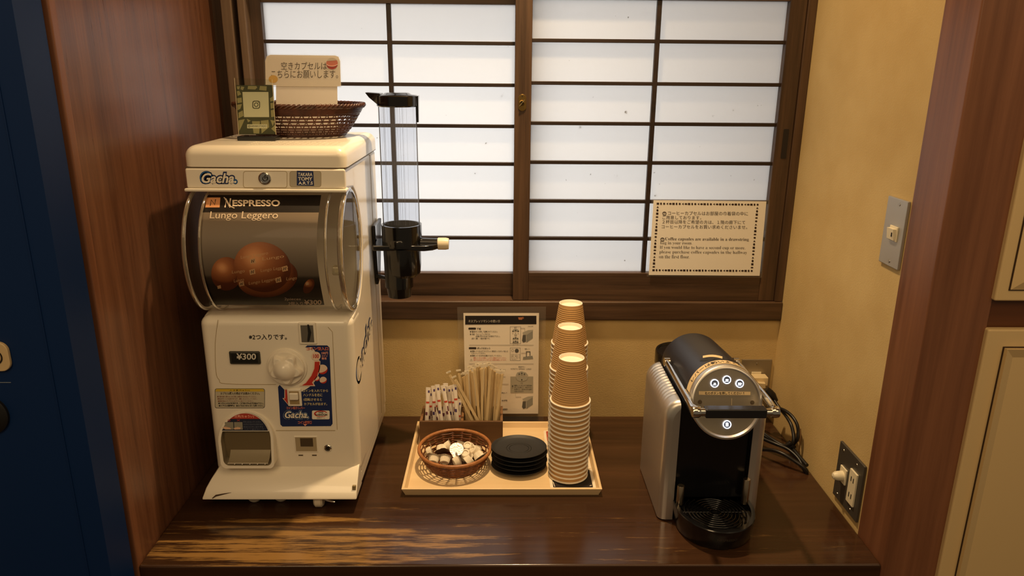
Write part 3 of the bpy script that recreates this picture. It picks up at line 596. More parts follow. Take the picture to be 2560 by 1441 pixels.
def seg(k, y0, mp):
    c_ = [(612.5 + (64 - k) * cos(t), 1104 - (71.5 - k) * sin(t)) for t in [pi * i / 40 for i in range(41)]]
    yc = (1104 - y0 + 0.) / (71.5 - k); xe = (64 - k) * sqrt(max(0, 1 - yc * yc))
    return MB().patch([(612.5 + xe, y0)] + [(x, y) for x, y in c_ if y < y0] + [(612.5 - xe, y0)], mp, 2)
fs_ = seg(0, 1079, H1).build('flap_sticker', WHITE, fl); seg(1.6, 1077.5, H2).build('sticker_blue', mat('sticker_navy', '141a34', .5), fs_); seg(1.6, 1048, H3).build('sticker_red', mat('sticker_red', 'a83424', .5), fs_)
hx = MB()
MB().text('注意(ちゅうい)', 586, 1046, 635, 1038, H4, .02).build('sticker_lettering', mat('print_pink', 'f0a890', .5), fs_)
MB().flat([(562, 1056), (583, 1056), (584, 1075), (563, 1075)], H3).flat([(585, 1056), (606, 1056), (607, 1075), (586, 1075)], H3).build('picture_panels', mat('picture_grey', '8c8878', .5), fs_)
MB().text('○', 569, 1054, 576, 1049, H3, .02).text('✕', 592, 1054, 600, 1049, H3, .02).build('picture_signs', RED, fs_)
MB().flat([(556, 1070), (562, 1067), (575, 1070), (578, 1074), (562, 1074)], H4).flat([(584, 1071), (594, 1068), (602, 1070), (600, 1074), (586, 1075)], H4).build('picture_hands', mat('picture_skin', 'd8b090', .5), fs_)
MB().text('手を入れないでください', 608, 1058, 652, 1053, H3).text('けがをするおそれがあります', 609, 1064, 658, 1059.5, H3).text('取出口の中に指や手を', 609, 1070, 658, 1066, H3).text('入れて遊ばないで', 610, 1076, 660, 1072, H3).build('small_lettering', mat('print_blue_grey', '6c7484', .5), fs_)
# coin return and small lock
a, b = FP(738, 1131), FP(793, 1091)
cr = MB().box(a.x, b.x, YL - .0012, YL + .002, a.z, b.z).build('coin_return_frame', PLAS, lw_, bevel=.001)
fr_ = MB(); i0, i1 = (a.x + .0022, a.z + .0025), (b.x - .0018, b.z - .002); i2, i3 = (a.x + .011, a.z + .012), (b.x - .008, b.z - .0035)
MB().box(i0[0], i1[0], YL - .0016, YL - .0011, i0[1], i1[1]).build('coin_return_well', mat('recess_shade_tan', 'a89878', .6), cr)  # same darkened cream, painted as the shade of a recess
MB().box(i2[0], i3[0], YL - .0020, YL - .0015, i2[1], i3[1]).build('coin_return_hole', mat('hole_brown', '4a3a24', .8), cr)
for px in (752, 786): p = FP(px, 1139); MB().box(p.x - .004, p.x + .004, YL - .0008, YL + .001, p.z - .0009, p.z + .0009).build('vent_slot', mat('hole_brown'), lw_)
kc = FP(820, 1120)
l2 = MB().lathe([(.0066, 0), (.0066, .002), (.0054, .003), (.005, .0018), (0, .0018)], 24, MX, kc).build('lock_ring', CHROME, lw_, smooth=30)
MB().lathe([(.0034, .0015), (.0034, .003), (0, .003)], 16, MX, kc).build('lock_barrel', mat('lock_dark', '3c3a36', .3, 1.), l2, smooth=30)
# apron skirt
pf = [(1.1455, .0265), (1.147, .031), (1.156, .044), (1.167, .056), (1.183, .071), (1.20, .075), (1.20, .0265)]
sk_ = MB().prism(pf, 'x', gx0 - .017, gx1 - .001); 
for v in sk_.v:
    if v.x < -.5: v.x += .022 * min(1, max(0, (v.z - .0265) / .045)) ** 1.6
sk_ = sk_.build('skirt', PLAS, g, bevel=.002)
p = AZ(540, 1244, .031); MB().tube([(p.x - .006, 1.1452, .030), (p.x, 1.1476, .034), (p.x + .014, 1.1492, .0365), (p.x + .026, 1.151, .038)], [.0006, .0016, .0009, .0002], 6).build('crack', mat('crack_brown', '4a3420', .9), sk_)
p = AY(886, 1182, 1.16); MB().box(p.x - .004, p.x + .002, 1.1535, 1.158, .041, .049).build('notch', mat('notch_tan', '8a7a54', .6), sk_)
MB().box(gx0 + .002, gx1 - .001, 1.20, 1.49, .030, .0515).build('base', PLAS, g, bevel=.002)
# casters
WH = mat('caster_white', 'd8ceb8', .5)
for k, (px, rr_, Y) in enumerate(((640, .013, 1.184), (706, .013, 1.186), (800, .0150, 1.168))):
    p = AY(px, 1270, Y)
    cw = MB().lathe([(0, -.008), (rr_ * .8, -.008), (rr_, -.005), (rr_, .005), (rr_ * .8, .008), (0, .008)], 28, Matrix.Rotation(pi / 2, 3, 'Y') if k == 2 else MX, (p.x, Y, rr_)).build('caster', WH, g, smooth=35)
    MB().box(p.x - .003, p.x + .003, Y - .006, Y + .006, rr_ + .004, .032).build('caster_fork', SCREW, cw)
    if k == 2: MB().tube([(p.x + .009, Y - .006, .020), (p.x + .017, Y - .011, .018), (p.x + .031, Y - .013, .016)], .0022, 6).build('caster_brake', CHROME, cw, smooth=60)
for x in (-.47, -.29): cw = MB().lathe([(0, -.008), (.0145, -.006), (.0145, .006), (0, .008)], 24, MX, (x, 1.45, .0145)).build('caster', WH, g, smooth=35); MB().box(x - .003, x + .003, 1.444, 1.456, .018, .032).build('caster_fork', SCREW, cw)
# logo on the right-hand side, running up and back
XS = gx1 + .0006
def SX(l): return lambda px, py: AX(px, py, XS + l)
q = [AX(893, 950, XS), AX(929, 792, XS)]
def side_map(l): # u along the word, v across
    d_ = Vector((0, q[1].y - q[0].y, q[1].z - q[0].z)).normalized(); nn_ = Vector((0, -d_.z, d_.y)) 
    return lambda u, v: Vector((XS + l, q[0].y, q[0].z)) + d_ * u + nn_ * v
LEN = (q[1] - q[0]).length
MB().text('Gacha.', .004, -.017, LEN, .026, side_map(0), .06, .22).build('side_logo_outline', NAVY, body)
MB().strip(circ(.021, .004, .025), circ(.021, .004, .020), side_map(.0004)).build('side_logo_swirl', NAVY2, body)
MB().text('Gacha.', .008, -.013, LEN - .003, .022, side_map(.0008), .015, .22).build('side_logo_letters', PLAS, body)
MB().box(gx1 - .001, gx1 + .0005, 1.432, 1.434, .055, .60).build('back_seam', LINE, body)
# ---------------------------------------------------------------- things on top of it
ZT = .6392
def wick(name, c1, c2, rough=.45):
    return wood(name, c1, c2, 'z', 160, rough, bump=.3)
DWICK = wick('dark_wicker', '24110a', '5a3220', .35)
bk = thing('woven_basket', 'dark brown openwork oval basket standing on top of the cream machine', 'basket', (-.367, 1.385, ZT))
bc = Vector((-.367, 1.385, ZT))
def BP(a, t, k=1.):     # t = 0 at the foot, 1 at the rim
    rx = (.078 + .0385 * t ** .75) * k; ry = (.055 + .032 * t ** .75) * k; return bc + Vector((rx * cos(a), ry * sin(a), .0025 + .0565 * t))
bs = MB()
for t in (.06, .13, .20, .27, .37, .48, .58, .68, .745, .80, .85): bs.tube([BP(2 * pi * i / 64, t) for i in range(64)], .0013 if t < .7 else .0019, 5, closed=True, up=(0, 0, 1), flat=1.3)
bs.build('hoops', DWICK, bk, smooth=60)
wv = MB(); NB = 44
for s_ in (1, -1):
    for k in range(NB): wv.tube([BP(2 * pi * k / NB + s_ * t * .30, t, 1.0 + .010 * s_ * sin(t * 22)) for t in [i / 9 for i in range(10)]], .0012, 4, up=lambda p: (p - bc).normalized(), flat=.6)
wv.build('cross_weave', DWICK, bk, smooth=60)
rm = MB()
for s_ in range(3): rm.tube([BP(2 * pi * i / 160, .945 + .05 * sin(2 * pi * i * 14 / 160 * 2 + s_ * 2.1), 1.0 + .022 * cos(2 * pi * i * 28 / 160 + s_ * 2.1)) for i in range(160)], .0024, 6, closed=True)
rm.build('rim', DWICK, bk, smooth=60)
ft = MB().tube([BP(2 * pi * i / 48, 0.02, 1.0) for i in range(48)], .0022, 6, closed=True)
for i in range(9): y = -.05 + i * .0125; h_ = .078 * sqrt(max(0, 1 - (y / .055) ** 2)); ft.tube([bc + Vector((-h_, y, .0018)), bc + Vector((h_, y, .0018))], .0022, 4, up=(0, 0, 1), flat=.5)
for i in range(13): x = -.072 + i * .012; h_ = .055 * sqrt(max(0, 1 - (x / .078) ** 2)); ft.tube([bc + Vector((x, -h_, .0028)), bc + Vector((x, h_, .0028))], .0022, 4, up=(0, 0, 1), flat=.5)
ft.build('foot', DWICK, bk, smooth=60)
# sign card standing in the basket
CARD = mat('card_paper', 'f0e8dc', .7, bump=.03, bscale=20); LAM = clear('lamination', (.98, .97, .94), .16, .08, .06, (.95, .9, .8))
YC = 1.405
sg = thing('sign_card', 'cream card sign with rounded top asking for empty capsules, standing in the dark basket', 'sign', (AY(757, 258, YC).x, YC, ZT + .006))
def tilt(Y): return lambda px, py: (lambda p: Vector((p.x, p.y, p.z)))(AY(px, py, Y))
up_ = [(664, 212), (663, 152), (667, 141), (676, 137), (838, 139), (846, 142), (850, 152), (852, 215), (843, 216), (845, 345), (690, 345), (690, 213)]
cd = MB(); n_ = len(up_); cd.add([AY(*p, YC) for p in up_] + [AY(*p, YC) + Vector((0, .0008, 0)) for p in up_], [tuple(range(n_)), tuple(range(2 * n_ - 1, n_ - 1, -1))] + [(i, n_ + i, n_ + (i + 1) % n_, (i + 1) % n_) for i in range(n_)])
cd = cd.build('card', CARD, sg)
MB().flat([(660, 216), (659, 150), (664, 139), (675, 134), (839, 136), (849, 140), (853, 150), (855, 218)], planeY(YC - .0008)).build('clear_sleeve', LAM, sg)
MB().text('空きカプセルは', 703, 174, 817, 155, planeY(YC - .0004)).text('こちらにお願いします。', 678, 196, 845, 176, planeY(YC - .0004)).build('lettering', mat('sign_ink', '4a3a2c', .6), cd)
MB().tube([AY(664, 216.5, YC - .0003), AY(852, 217, YC - .0003)], .0003, 4).build('fold_line', mat('fold_tan', '9c8a6c', .7), cd)
ca = MB().flat(circ(830, 159, 14.5), planeY(YC - .0005)).build('capsule_picture', mat('print_salmon', 'd87862', .5), cd)
MB().flat([(830 + 14.5 * cos(t), 159 - 14.5 * sin(t)) for t in [radians(35 + 120 * i / 14) for i in range(15)]], planeY(YC - .0007)).build('picture_clear_half', mat('print_pale_grey', 'd8d0c0', .5), cd)
MB().flat([(830 + 14.5 * cos(t), 159 + 14.5 * sin(t)) for t in [radians(10 + 170 * i / 14) for i in range(15)]] + [(822, 164), (832, 166)], planeY(YC - .0007)).build('picture_red_half', RED, cd)
MB().tube([AY(816, 161, YC - .0009), AY(824, 165, YC - .0009), AY(836, 165, YC - .0009), AY(844, 161, YC - .0009)], .0005, 4, smooth=3).build('picture_line', WHITE, cd)
MB().flat([(683 + 11.5 * cos(t), 198 + 10 * sin(t)) for t in [2 * pi * i / 24 for i in range(24)]], planeY(YC - .0005)).build('yellow_picture', mat('print_amber', 'e0b454', .5), cd)
# acrylic stand
YA = 1.288
ac = thing('acrylic_stand', 'small clear stand with an olive patterned card, left front on the cream machine', 'card stand', (AY(643, 345, YA).x, YA, ZT))
ACR = clear('acrylic', (.93, .95, .90), .18, .02)
def AQ(px, py, d_=0.): return AY(px, py, YA + d_)
b0 = AQ(596, 349); b1 = AQ(691, 349)
MB().box(b0.x, b1.x, YA - .006, YA + .022, ZT, ZT + .0075).build('base', BLACKP, ac, bevel=.001)
MB().hexa([AQ(597, 337, -.001), AQ(690, 337, -.001), AQ(690, 337, .002), AQ(597, 337, .002)], [AQ(586, 195, -.001), AQ(680, 199, -.001), AQ(680, 199, .002), AQ(586, 195, .002)]).build('acrylic_sheet', ACR, ac)
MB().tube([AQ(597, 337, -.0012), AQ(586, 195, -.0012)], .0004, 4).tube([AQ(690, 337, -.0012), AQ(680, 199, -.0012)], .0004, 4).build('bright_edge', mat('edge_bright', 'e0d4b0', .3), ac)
cq = [(590, 213), (683, 213), (690, 336), (597, 336)]
crd = MB().add([AQ(*p, .0026) for p in cq] + [AQ(*p, .0032) for p in cq], [(0, 1, 2, 3), (7, 6, 5, 4), (0, 4, 5, 1), (1, 5, 6, 2), (2, 6, 7, 3), (3, 7, 4, 0)]).build('card', mat('card_olive', '55533e', .6), ac)
OL = mat('card_olive_pale', 'b4a880', .6)
Q1, Q2, Q3 = planeY(YA + .0024), planeY(YA + .0023), planeY(YA + .0022)
MB().flat([(606, 230), (671, 230), (673, 293), (610, 293)], Q2).build('pale_square', mat('card_square', 'f4ecd8', .6), crd)
MB().strip(rrect(631, 252, 650, 272, 5), rrect(633, 254, 648, 270, 3.5), Q3).strip(circ(640.5, 262, 5.5), circ(640.5, 262, 3.7), Q3).flat(circ(645.5, 256.5, 1.2, 8), Q3).build('camera_mark', mat('mark_olive', '4a4630', .6), crd)
pt = MB(); random.seed(3)
for poly in ([(592, 216), (600, 216), (598, 224), (593, 223)], [(603, 216), (611, 218), (607, 226), (601, 223)], [(592, 228), (598, 227), (603, 236), (594, 240)], [(620, 215), (641, 215), (643, 219), (638, 224), (619, 223)], [(650, 215), (667, 216), (666, 227), (648, 225)], [(592, 246), (604, 244), (605, 256), (594, 258)], [(593, 262), (605, 260), (601, 272), (594, 276)], [(596, 282), (607, 276), (609, 290), (596, 296)], [(675, 246), (683, 240), (684, 252), (676, 254)], [(676, 258), (684, 257), (685, 270), (677, 272)], [(677, 276), (686, 274), (687, 292), (678, 293)],
             [(596, 301), (612, 298), (605, 314), (597, 330)], [(630, 303), (650, 303), (648, 334), (634, 334)], [(652, 302), (671, 300), (673, 318), (654, 334)], [(676, 300), (687, 302), (682, 316)], [(617, 297), (627, 302), (620, 306)], [(678, 322), (688, 312), (689, 332)]): pt.flat(poly, Q1)
pt.build('leaf_pattern', OL, crd)
MB().flat([(618, 311), (668, 311), (668, 321), (618, 321)], Q2).build('handle_strip', mat('card_square'), crd)
MB().text('@HANAKOYADO', 620, 319.5, 666, 312.5, Q3, .01).build('handle_lettering', mat('mark_olive'), crd)
# ---------------------------------------------------------------- tube dispenser hung on the machine's right side
dp = thing('tube_dispenser', 'clear tube dispenser with black lid and black spout fixed to the machine side', 'dispenser', (gx1 + .05, 1.40, .34))
YD = 1.40; tcx = AY(1001, 480, YD).x; TR = .0352
BL = mat('gloss_black', '0c0b0b', .18, coat=.4)
zt = AY(995, 247, YD).z; zcup = AY(1000, 560, YD).z; zcb = AY(1000, 612, YD).z
MB().hexa([(gx1 + .0008, 1.425, .342), (gx1 + .007, 1.425, .342), (gx1 + .007, 1.455, .348), (gx1 + .0008, 1.455, .348)], [(gx1 + .0008, 1.41, .466), (gx1 + .008, 1.41, .466), (gx1 + .008, 1.49, .466), (gx1 + .0008, 1.49, .466)]).build('mount_plate', BL, dp, bevel=.002)
MB().lathe([(TR, 0), (TR, 1.)], 48, Matrix.Diagonal((1, 1, zt - zcup + .02)), (tcx, YD, zcup - .02)).build('clear_tube', clear('clear_tube', (.90, .93, .985), .05, .03, .07, (.8, .86, 1.)), dp, smooth=60)
sc_ = MB()
random.seed(11)
for i in range(34): a = -pi / 2 + random.gauss(-.1, .45); sc_.tube([(tcx + TR * .985 * cos(a), YD + TR * .985 * sin(a), zcup + .004), (tcx + TR * .985 * cos(a + .02), YD + TR * .985 * sin(a + .02), zt - .012)], .00011, 3)
sc_.build('scratches', mat('scratch_grey', '6a6a72', .5), dp)
cpz = MB().lathe([(TR - .002, -.001), (TR + .0035, 0), (TR + .0035, -(zcup - zcb)), (TR - .004, -(zcup - zcb) - .004)], 48, None, (tcx, YD, zcup)).lathe([(TR + .0035, 0), (TR - .0005, .0), (TR - .002, -.03), (0, -.03)], 48, None, (tcx, YD, zcup)).build('tube_cup', BL, dp, smooth=35)
ldm = MB().lathe([(TR + .001, -.014), (TR + .0028, -.012), (TR + .0028, .005), (TR + .0008, .0066), (.027, .0074), (.022, .0105), (.018, .0110), (0, .0110)], 40, None, (tcx, YD, zt)).build('lid', BL, dp, smooth=35)
MB().hexa([(tcx - .050, YD - .012, zt + .002), (tcx - .030, YD - .016, zt - .014), (tcx - .030, YD + .016, zt - .014), (tcx - .050, YD + .012, zt + .002)], [(tcx - .057, YD - .012, zt + .011), (tcx - .028, YD - .020, zt + .0095), (tcx - .028, YD + .020, zt + .0095), (tcx - .057, YD + .012, zt + .011)]).build('lid_spout', BL, ldm, bevel=.0015)
MB().hexa([(tcx + TR + .0005, YD - .008, zt - .042), (tcx + TR + .0035, YD - .005, zt - .042), (tcx + TR + .0035, YD + .005, zt - .042), (tcx + TR + .0005, YD + .008, zt - .042)], [(tcx + TR - .001, YD - .009, zt + .004), (tcx + TR + .0045, YD - .009, zt + .006), (tcx + TR + .0045, YD + .009, zt + .006), (tcx + TR - .001, YD + .009, zt + .004)]).build('lid_clip', BL, ldm, bevel=.0008)
# flange with handle
zf = AY(1010, 618, YD - .03).z
fl_ = MB().prism([(gx1 + .008, YD - .033), (tcx + .046, YD - .033), (tcx + .062, YD - .026), (tcx + .072, YD - .012), (tcx + .072, YD + .006), (tcx + .030, YD + .03), (gx1 + .008, YD + .033)], 'z', zf - .008, zf + .003).build('flange', BL, dp, bevel=.003, seg=3)
MB().lathe([(.019, 0), (.019, .010), (.0175, .0125), (.010, .0125), (.008, .010), (0, .010)], 32, None, (tcx - .003, YD - .0225, zf + .001)).build('flange_boss', BL, fl_, smooth=35)
zh = AY(1075, 607, YD).z
MB().tube([(tcx + .030, YD - .004, zh + .001), (tcx + .073, YD - .004, zh)], .0095, 16).build('handle_arm', BL, fl_, smooth=40)
xk = AY(1094, 610, YD - .004).x; xk2 = AY(1122, 610, YD - .004).x
MB().lathe([(0, 0), (.0105, 0), (.0118, .0012), (.0118, .016), (.0105, xk2 - xk), (0, xk2 - xk)], 28, Matrix.Rotation(pi / 2, 3, 'Y'), (xk, YD - .004, zh - .001)).build('push_knob', mat('knob_ivory', 'e0d4b8', .35), fl_, smooth=35)
zn = AY(1000, 740, YD).z; zs_ = AY(1000, 690, YD).z
hx_ = tcx - .0085; z5 = AY(1000, 716, YD).z; z6 = AY(1000, 688, YD).z
ho = MB().lathe([(.0285, zf - .006), (.0275, z5), (.0250, z5 - .001), (.0225, zn), (.0195, zn), (0, zn + .012)], 40, None, (hx_, YD, 0)).build('spout_housing', BL, dp, smooth=35)
MB().lathe([(0, zf - .006), (.0345, zf - .006), (.0345, z6 + .022), (.0325, z6 + .006), (.027, z6), (0, z6)], 40, None, (tcx + .0015, YD, 0)).build('spout_shoulder', BL, ho, smooth=35)
MB().tube([(gx1 + .006, 1.42, AY(950, 690, 1.42).z), (tcx - .030, YD, AY(950, 690, 1.42).z)], .004, 8).build('brace', BL, dp)
# ---------------------------------------------------------------- window notice
PAPER = mat('notice_paper', 'f2ece0', .7, bump=.02, bscale=30)
NY = 1.5265
N1, N2, N3 = planeY(NY), planeY(NY - .0003), planeY(NY - .0006)
nt_ = thing('window_notice', 'laminated bilingual coffee capsule notice with a dotted border taped on the right sash', 'notice', tuple(N1(1770, 600)))
nq = [(1634, 501), (1916, 504), (1899, 690), (1622, 688)]
pp = MB(); pp.add([N1(*p) for p in nq] + [N1(*p) + Vector((0, .0006, 0)) for p in nq], [(0, 3, 2, 1), (4, 5, 6, 7), (0, 1, 5, 4), (1, 2, 6, 5), (2, 3, 7, 6), (3, 0, 4, 7)])
pp = pp.build('paper', PAPER, nt_)
MB().flat([(1630, 497), (1925, 500), (1905, 695), (1617, 692)], planeY(NY + .001)).build('clear_sleeve', LAM, nt_)
def nb(u, v):   # u,v in 0..1 over the sheet
    a, b, c_, d = nq; x0 = a[0] + (d[0] - a[0]) * v; x1 = b[0] + (c_[0] - b[0]) * v; return x0 + (x1 - x0) * u, (a[1] + (b[1] - a[1]) * u) * (1 - v) + (d[1] + (c_[1] - d[1]) * u) * v
BR = mat('border_brown', '2e1a10', .6)
bd = MB(); k = 0
def bead(u, v, kind, vert):
    x, y = nb(u, v); w_, h_ = [(3.0, 2.4), (2.2, 3.0), (2.6, 2.6), (2.6, 2.6), (3.4, 2.2)][kind]
    if vert: w_, h_ = h_ + .4, w_ - .3
    if kind == 3: bd.flat([(x - w_, y), (x + w_ * .8, y - h_), (x + w_ * .8, y + h_)] if not vert else [(x, y - h_), (x + w_, y + h_ * .9), (x - w_, y + h_ * .9)], N2)
    elif kind == 0: bd.flat([(x - w_, y - h_), (x + w_, y - h_), (x + w_, y + h_), (x - w_, y + h_)], N2)
    else: bd.flat(circ(x, y, w_, 10, h_), N2)
for i in range(33):
    for v in (.045, .935): bead(.04 + .885 * i / 32, v, i % 5, False)
for i in range(1, 20):
    for u in (.04, .925): bead(u, .045 + .89 * i / 20, (i + 2) % 5, True)
bd.build('dotted_border', BR, pp)
def ntext(mb, s, px, py, pxr, h, bold=.0):  # left x, baseline y, right x, height; follows the sheet's slight slope
    mb.text(s, px, py, pxr, py - h, lambda u, v: N2(u, v + (u - px) * .008), bold)
jt = MB()
ntext(jt, 'コーヒーカプセルはお部屋の巾着袋の中に', 1670, 538, 1870, 10); ntext(jt, 'ご用意しております。', 1656, 548.5, 1753, 9.5)
ntext(jt, '２杯目以降をご希望の方は、１階の廊下にて', 1656, 559.5, 1863, 9.5); ntext(jt, 'コーヒーカプセルをお買い求めくださいませ。', 1654, 571.5, 1868, 9.5)
jt.build('japanese_lettering', BR, pp)
et = MB()
ntext(et, SER('Coffee capsules are available in a drawstring'), 1663, 603, 1872, 9.5, -.006); ntext(et, SER('bag in your room.'), 1650.5, 613, 1730.5, 9.5, -.014)
ntext(et, SER('If you would like to have a second cup or more,'), 1649.5, 624, 1863, 9.5, -.014); ntext(et, SER('please purchase coffee capsules in the hallway'), 1648.5, 635.5, 1868, 9.5, -.014); ntext(et, SER('on the first floor.'), 1648, 646, 1724, 8.5, -.014)
et.build('english_lettering', BR, pp)
ci = MB()
for (x, y) in ((1661, 534), (1656, 599)):
    ci.strip(circ(x, y, 5.2, 18, 4.6), circ(x, y + .4, 4.0, 18, 3.2), N2).tube([N2(x - 3, y), N2(x + .5, y - 2), N2(x + 3, y + .5)], .0003, 4).flat(circ(x, y + 4, 4.5, 12, 1.0), N2)
ci.build('cup_marks', BR, pp)
# ---------------------------------------------------------------- instruction sheet leaning on the wall
IY0, IY1 = 1.497, 1.5105
def IP(l=0.):
    def f(px, py):  # plane from (IY0, z=0) to (IY1, z=.27)
        d = ray(px, py); k_ = (IY1 - IY0) / .27
        t = (IY0 - l + k_ * (EYE.z) - EYE.y) / (d.y - k_ * d.z); return EYE + d * t
    return f
I0, I1, I2, I3 = IP(0), IP(.0004), IP(.0008), IP(.0012)
ins = thing('instruction_sheet', 'white how-to sheet with a dark title bar and machine drawings in a clear sleeve, leaning on the plaster wall', 'instruction sheet', (0.0, IY0, 0))
ins['label'] = 'white how-to sheet with dark title bar in a clear sleeve leaning below the window'
iq = [(1158.5, 783), (1347.5, 783), (1345.5, 1035), (1164, 1035)]
ip_ = MB().add([I0(*p) for p in iq] + [IP(-.0006)(*p) for p in iq], [(0, 3, 2, 1), (4, 5, 6, 7), (0, 1, 5, 4), (1, 2, 6, 5), (2, 3, 7, 6), (3, 0, 4, 7)]).build('sheet', mat('sheet_paper', 'e6dccb', .65), ins)
z0p = [IP(-.0012)(1147, 767), IP(-.0012)(1366, 767)]
yb_ = 1053
MB().flat([(1143, 768), (1365, 767), (1359, yb_), (1152, yb_)], IP(-.0012)).build('clear_sleeve', LAM, ins)
K = mat('sheet_ink', '2a241e', .6)
MB().flat([(1163, 790), (1341, 790), (1341, 811), (1163, 812)], I1).build('title_bar', mat('banner_dark'), ip_)
MB().text('ネスプレッソマシンの使い方', 1171, 807, 1250, 800, I2).build('title_lettering', mat('title_pale', 'c8c0b0', .6), ip_)
MB().flat([(1295, 794), (1308, 793.5), (1305, 800), (1297, 800)], I2).strip(circ(1307, 795.5, 2.6), circ(1307, 795.5, 1.6), I2).build('cup_picture', mat('cup_copper', 'a86a44', .5), ip_)
tx = MB()
pill = MB().flat(rrect(1171, 819.5, 1190, 824.5, 2), I1).flat(rrect(1172, 868.5, 1191, 873.5, 2), I1)
pill.build('heading_pill', mat('pill_dark', '30261f', .6), ip_)
tx.text('STEP 1', 1174, 823.4, 1187, 820.6, I2)
for s_, x, y, x2, h_, b_ in (('確認', 1192, 825, 1203, 5, .03), ('● 電源ボタンを押して起動させてください。', 1175, 832, 1244, 4.4, .01), ('● 点滅：ウォームアップ中です。', 1175, 838.5, 1226, 4.4, .01), ('点滅が終わるまでお待ち下さい。', 1189, 843.5, 1250, 4.4, .01), ('点灯（緑）：抽出可能です。', 1179, 849, 1225, 4.4, .01), ('ポッドのセット', 1193, 874, 1226, 5.5, .03),
    ('● 開閉レバーを上げてネスプレッソ専用ポッドをポッド投入口', 1176, 881, 1270, 4.2, .01), ('にセットしてください。', 1179, 886, 1214, 4.2, .01), ('● 開閉レバーを水平の位置までおろしてください。', 1176, 892, 1254, 4.2, .01), ('へ置いてく', 1246, 928, 1264, 4, .01), ('ください', 1248, 945, 1264, 4, .01), ('押出して', 1254, 985, 1268, 4, .01), ('抽出時間', 1254, 1004, 1268, 4, .01), ('ON/OFF', 1320, 818, 1333, 2.6, .0), ('ESPRESSO', 1248, 1026, 1269, 4, .03)): tx.text(s_, x, y, x2, y - h_, I1, b_)
tx.text('点灯', 1285, 821.5, 1292, 818, I1, .01).text('抽出ボタン', 1296, 919.5, 1313, 916, I1, .02).text('RISTRETTO  ESPRESSO   LUNGO', 1277, 925, 1328, 921.5, I1).text('注湯', 1301, 961, 1307, 957.5, I1).text('開閉レバー', 1312, 875, 1325, 871.5, I1)
for i, s_ in enumerate(('穴の空いたポッドや', '水滴、変形して', 'セットしないで', 'ください')): tx.text(s_, 1277, 889 + 3.9 * i, 1300 - (8 if i == 3 else 0), 885.8 + 3.9 * i, I1)
for i, s_ in enumerate(('開閉レバーを上げて使用済み', 'ポッドを落とし、抽出ボタン', 'を押すと、約40mlのお湯が', '注出されます。')): tx.text(s_, 1286, 966.5 + 4.8 * i, 1330 - (20 if i == 3 else 0), 962.6 + 4.8 * i, I2)
for a, b in (((1173, 863), (1334, 863)), ((1173, 910), (1334, 910)), ((1250, 961), (1272, 961))): tx.tube([I1(*a), I1(*b)], .0002, 4)
for (a, b, c_, d) in ((1275, 817, 1302, 860), (1275, 870, 1301, 902)): tx.strip([(a, b), (c_, b), (c_, d), (a, d)], [(a + .6, b + .6), (c_ - .6, b + .6), (c_ - .6, d - .6), (a + .6, d - .6)], I1)
tx.tube([I1(1302, 821), I1(1312, 821), I1(1312, 829)], .0002, 4).tube([I1(1303, 883), I1(1318, 883)], .0002, 4).tube([I1(1289, 984), I1(1289, 993), I1(1303, 993)], .0002, 4)
tx.text('⚠', 1175, 903.5, 1181, 897.5, I1).build('lettering', K, ip_)
MB().text('開閉レバーを上げる際は、しっかりと最後まで上げてください。', 1184, 897.5, 1266, 893.8, I1).text('途中で止めるとポッドがつまり故障の原因になります。', 1184, 902.5, 1266, 898.8, I1).build('red_lettering', RED, ip_)
PG = mat('drawing_grey', '8c8a80', .6); PG2 = mat('drawing_grey_dark', '55534c', .6); PG3 = mat('drawing_grey_light', 'aaa698', .6)
MB().flat([(1276, 942), (1333, 942), (1333, 983), (1276, 983)], I1).build('tint_panel', mat('drawing_tint', 'a8a290', .6), ip_)
d1 = MB(); d2 = MB(); d3 = MB()
for oy in (0, 166):
    d1.flat([(1316, 838 + oy), (1332, 828 + oy), (1332, 846 + oy), (1316, 857 + oy)], I1); d3.flat([(1306, 832 + oy), (1320, 826 + oy), (1333, 825 + oy), (1332, 828 + oy), (1316, 838 + oy), (1308, 836 + oy)], I1)
    d2.flat([(1307, 838 + oy), (1315, 838 + oy), (1315, 855 + oy), (1308, 857 + oy), (1305, 852 + oy)], I1)
d1.flat([(1308, 893), (1331, 890), (1333, 898), (1307, 900)], I1); d2.strip([(1315, 893), (1315, 879), (1326, 879), (1326, 890)], [(1317, 893), (1317, 881), (1324, 881), (1324, 890)], I1, False)
d3.flat([(1280, 829), (1283, 824), (1289, 822), (1295, 824), (1298, 829)], I1).flat([(1280, 849), (1289, 843), (1298, 849)], I1).flat([(1280, 858), (1289, 852), (1298, 858)], I1)
d3.flat([(1289 + 0, 940), (1293, 932), (1304, 928.5), (1315, 932), (1321, 940)], I1).flat([(1289, 943), (1321, 943), (1316, 951), (1304, 954.5), (1293, 951)], I2)
d2.flat(circ(1292, 877.5, 5, 16), I1)
for x, y in ((1282.5, 829), (1289, 827), (1295.5, 829), (1284, 847), (1289, 845.5), (1294, 847), (1284, 856), (1289, 854.5), (1294, 856), (1298, 936), (1304.5, 934), (1311, 936), (1304.5, 950), (1281.5, 966)): d2.flat(circ(x, y, 1.9, 10), I3)
d1.build('drawing_mid', PG, ip_); d2.build('drawing_dark', PG2, ip_); d3.build('drawing_light', PG3, ip_)
MB().strip(circ(1289, 838, 3), circ(1289, 838, 2.3), I2).strip(circ(1281.5, 877, 3.2), circ(1281.5, 877, 2.5), I2).tube([I2(1287, 836), I2(1291, 840)], .0002, 4).build('no_sign', PG2, ip_)
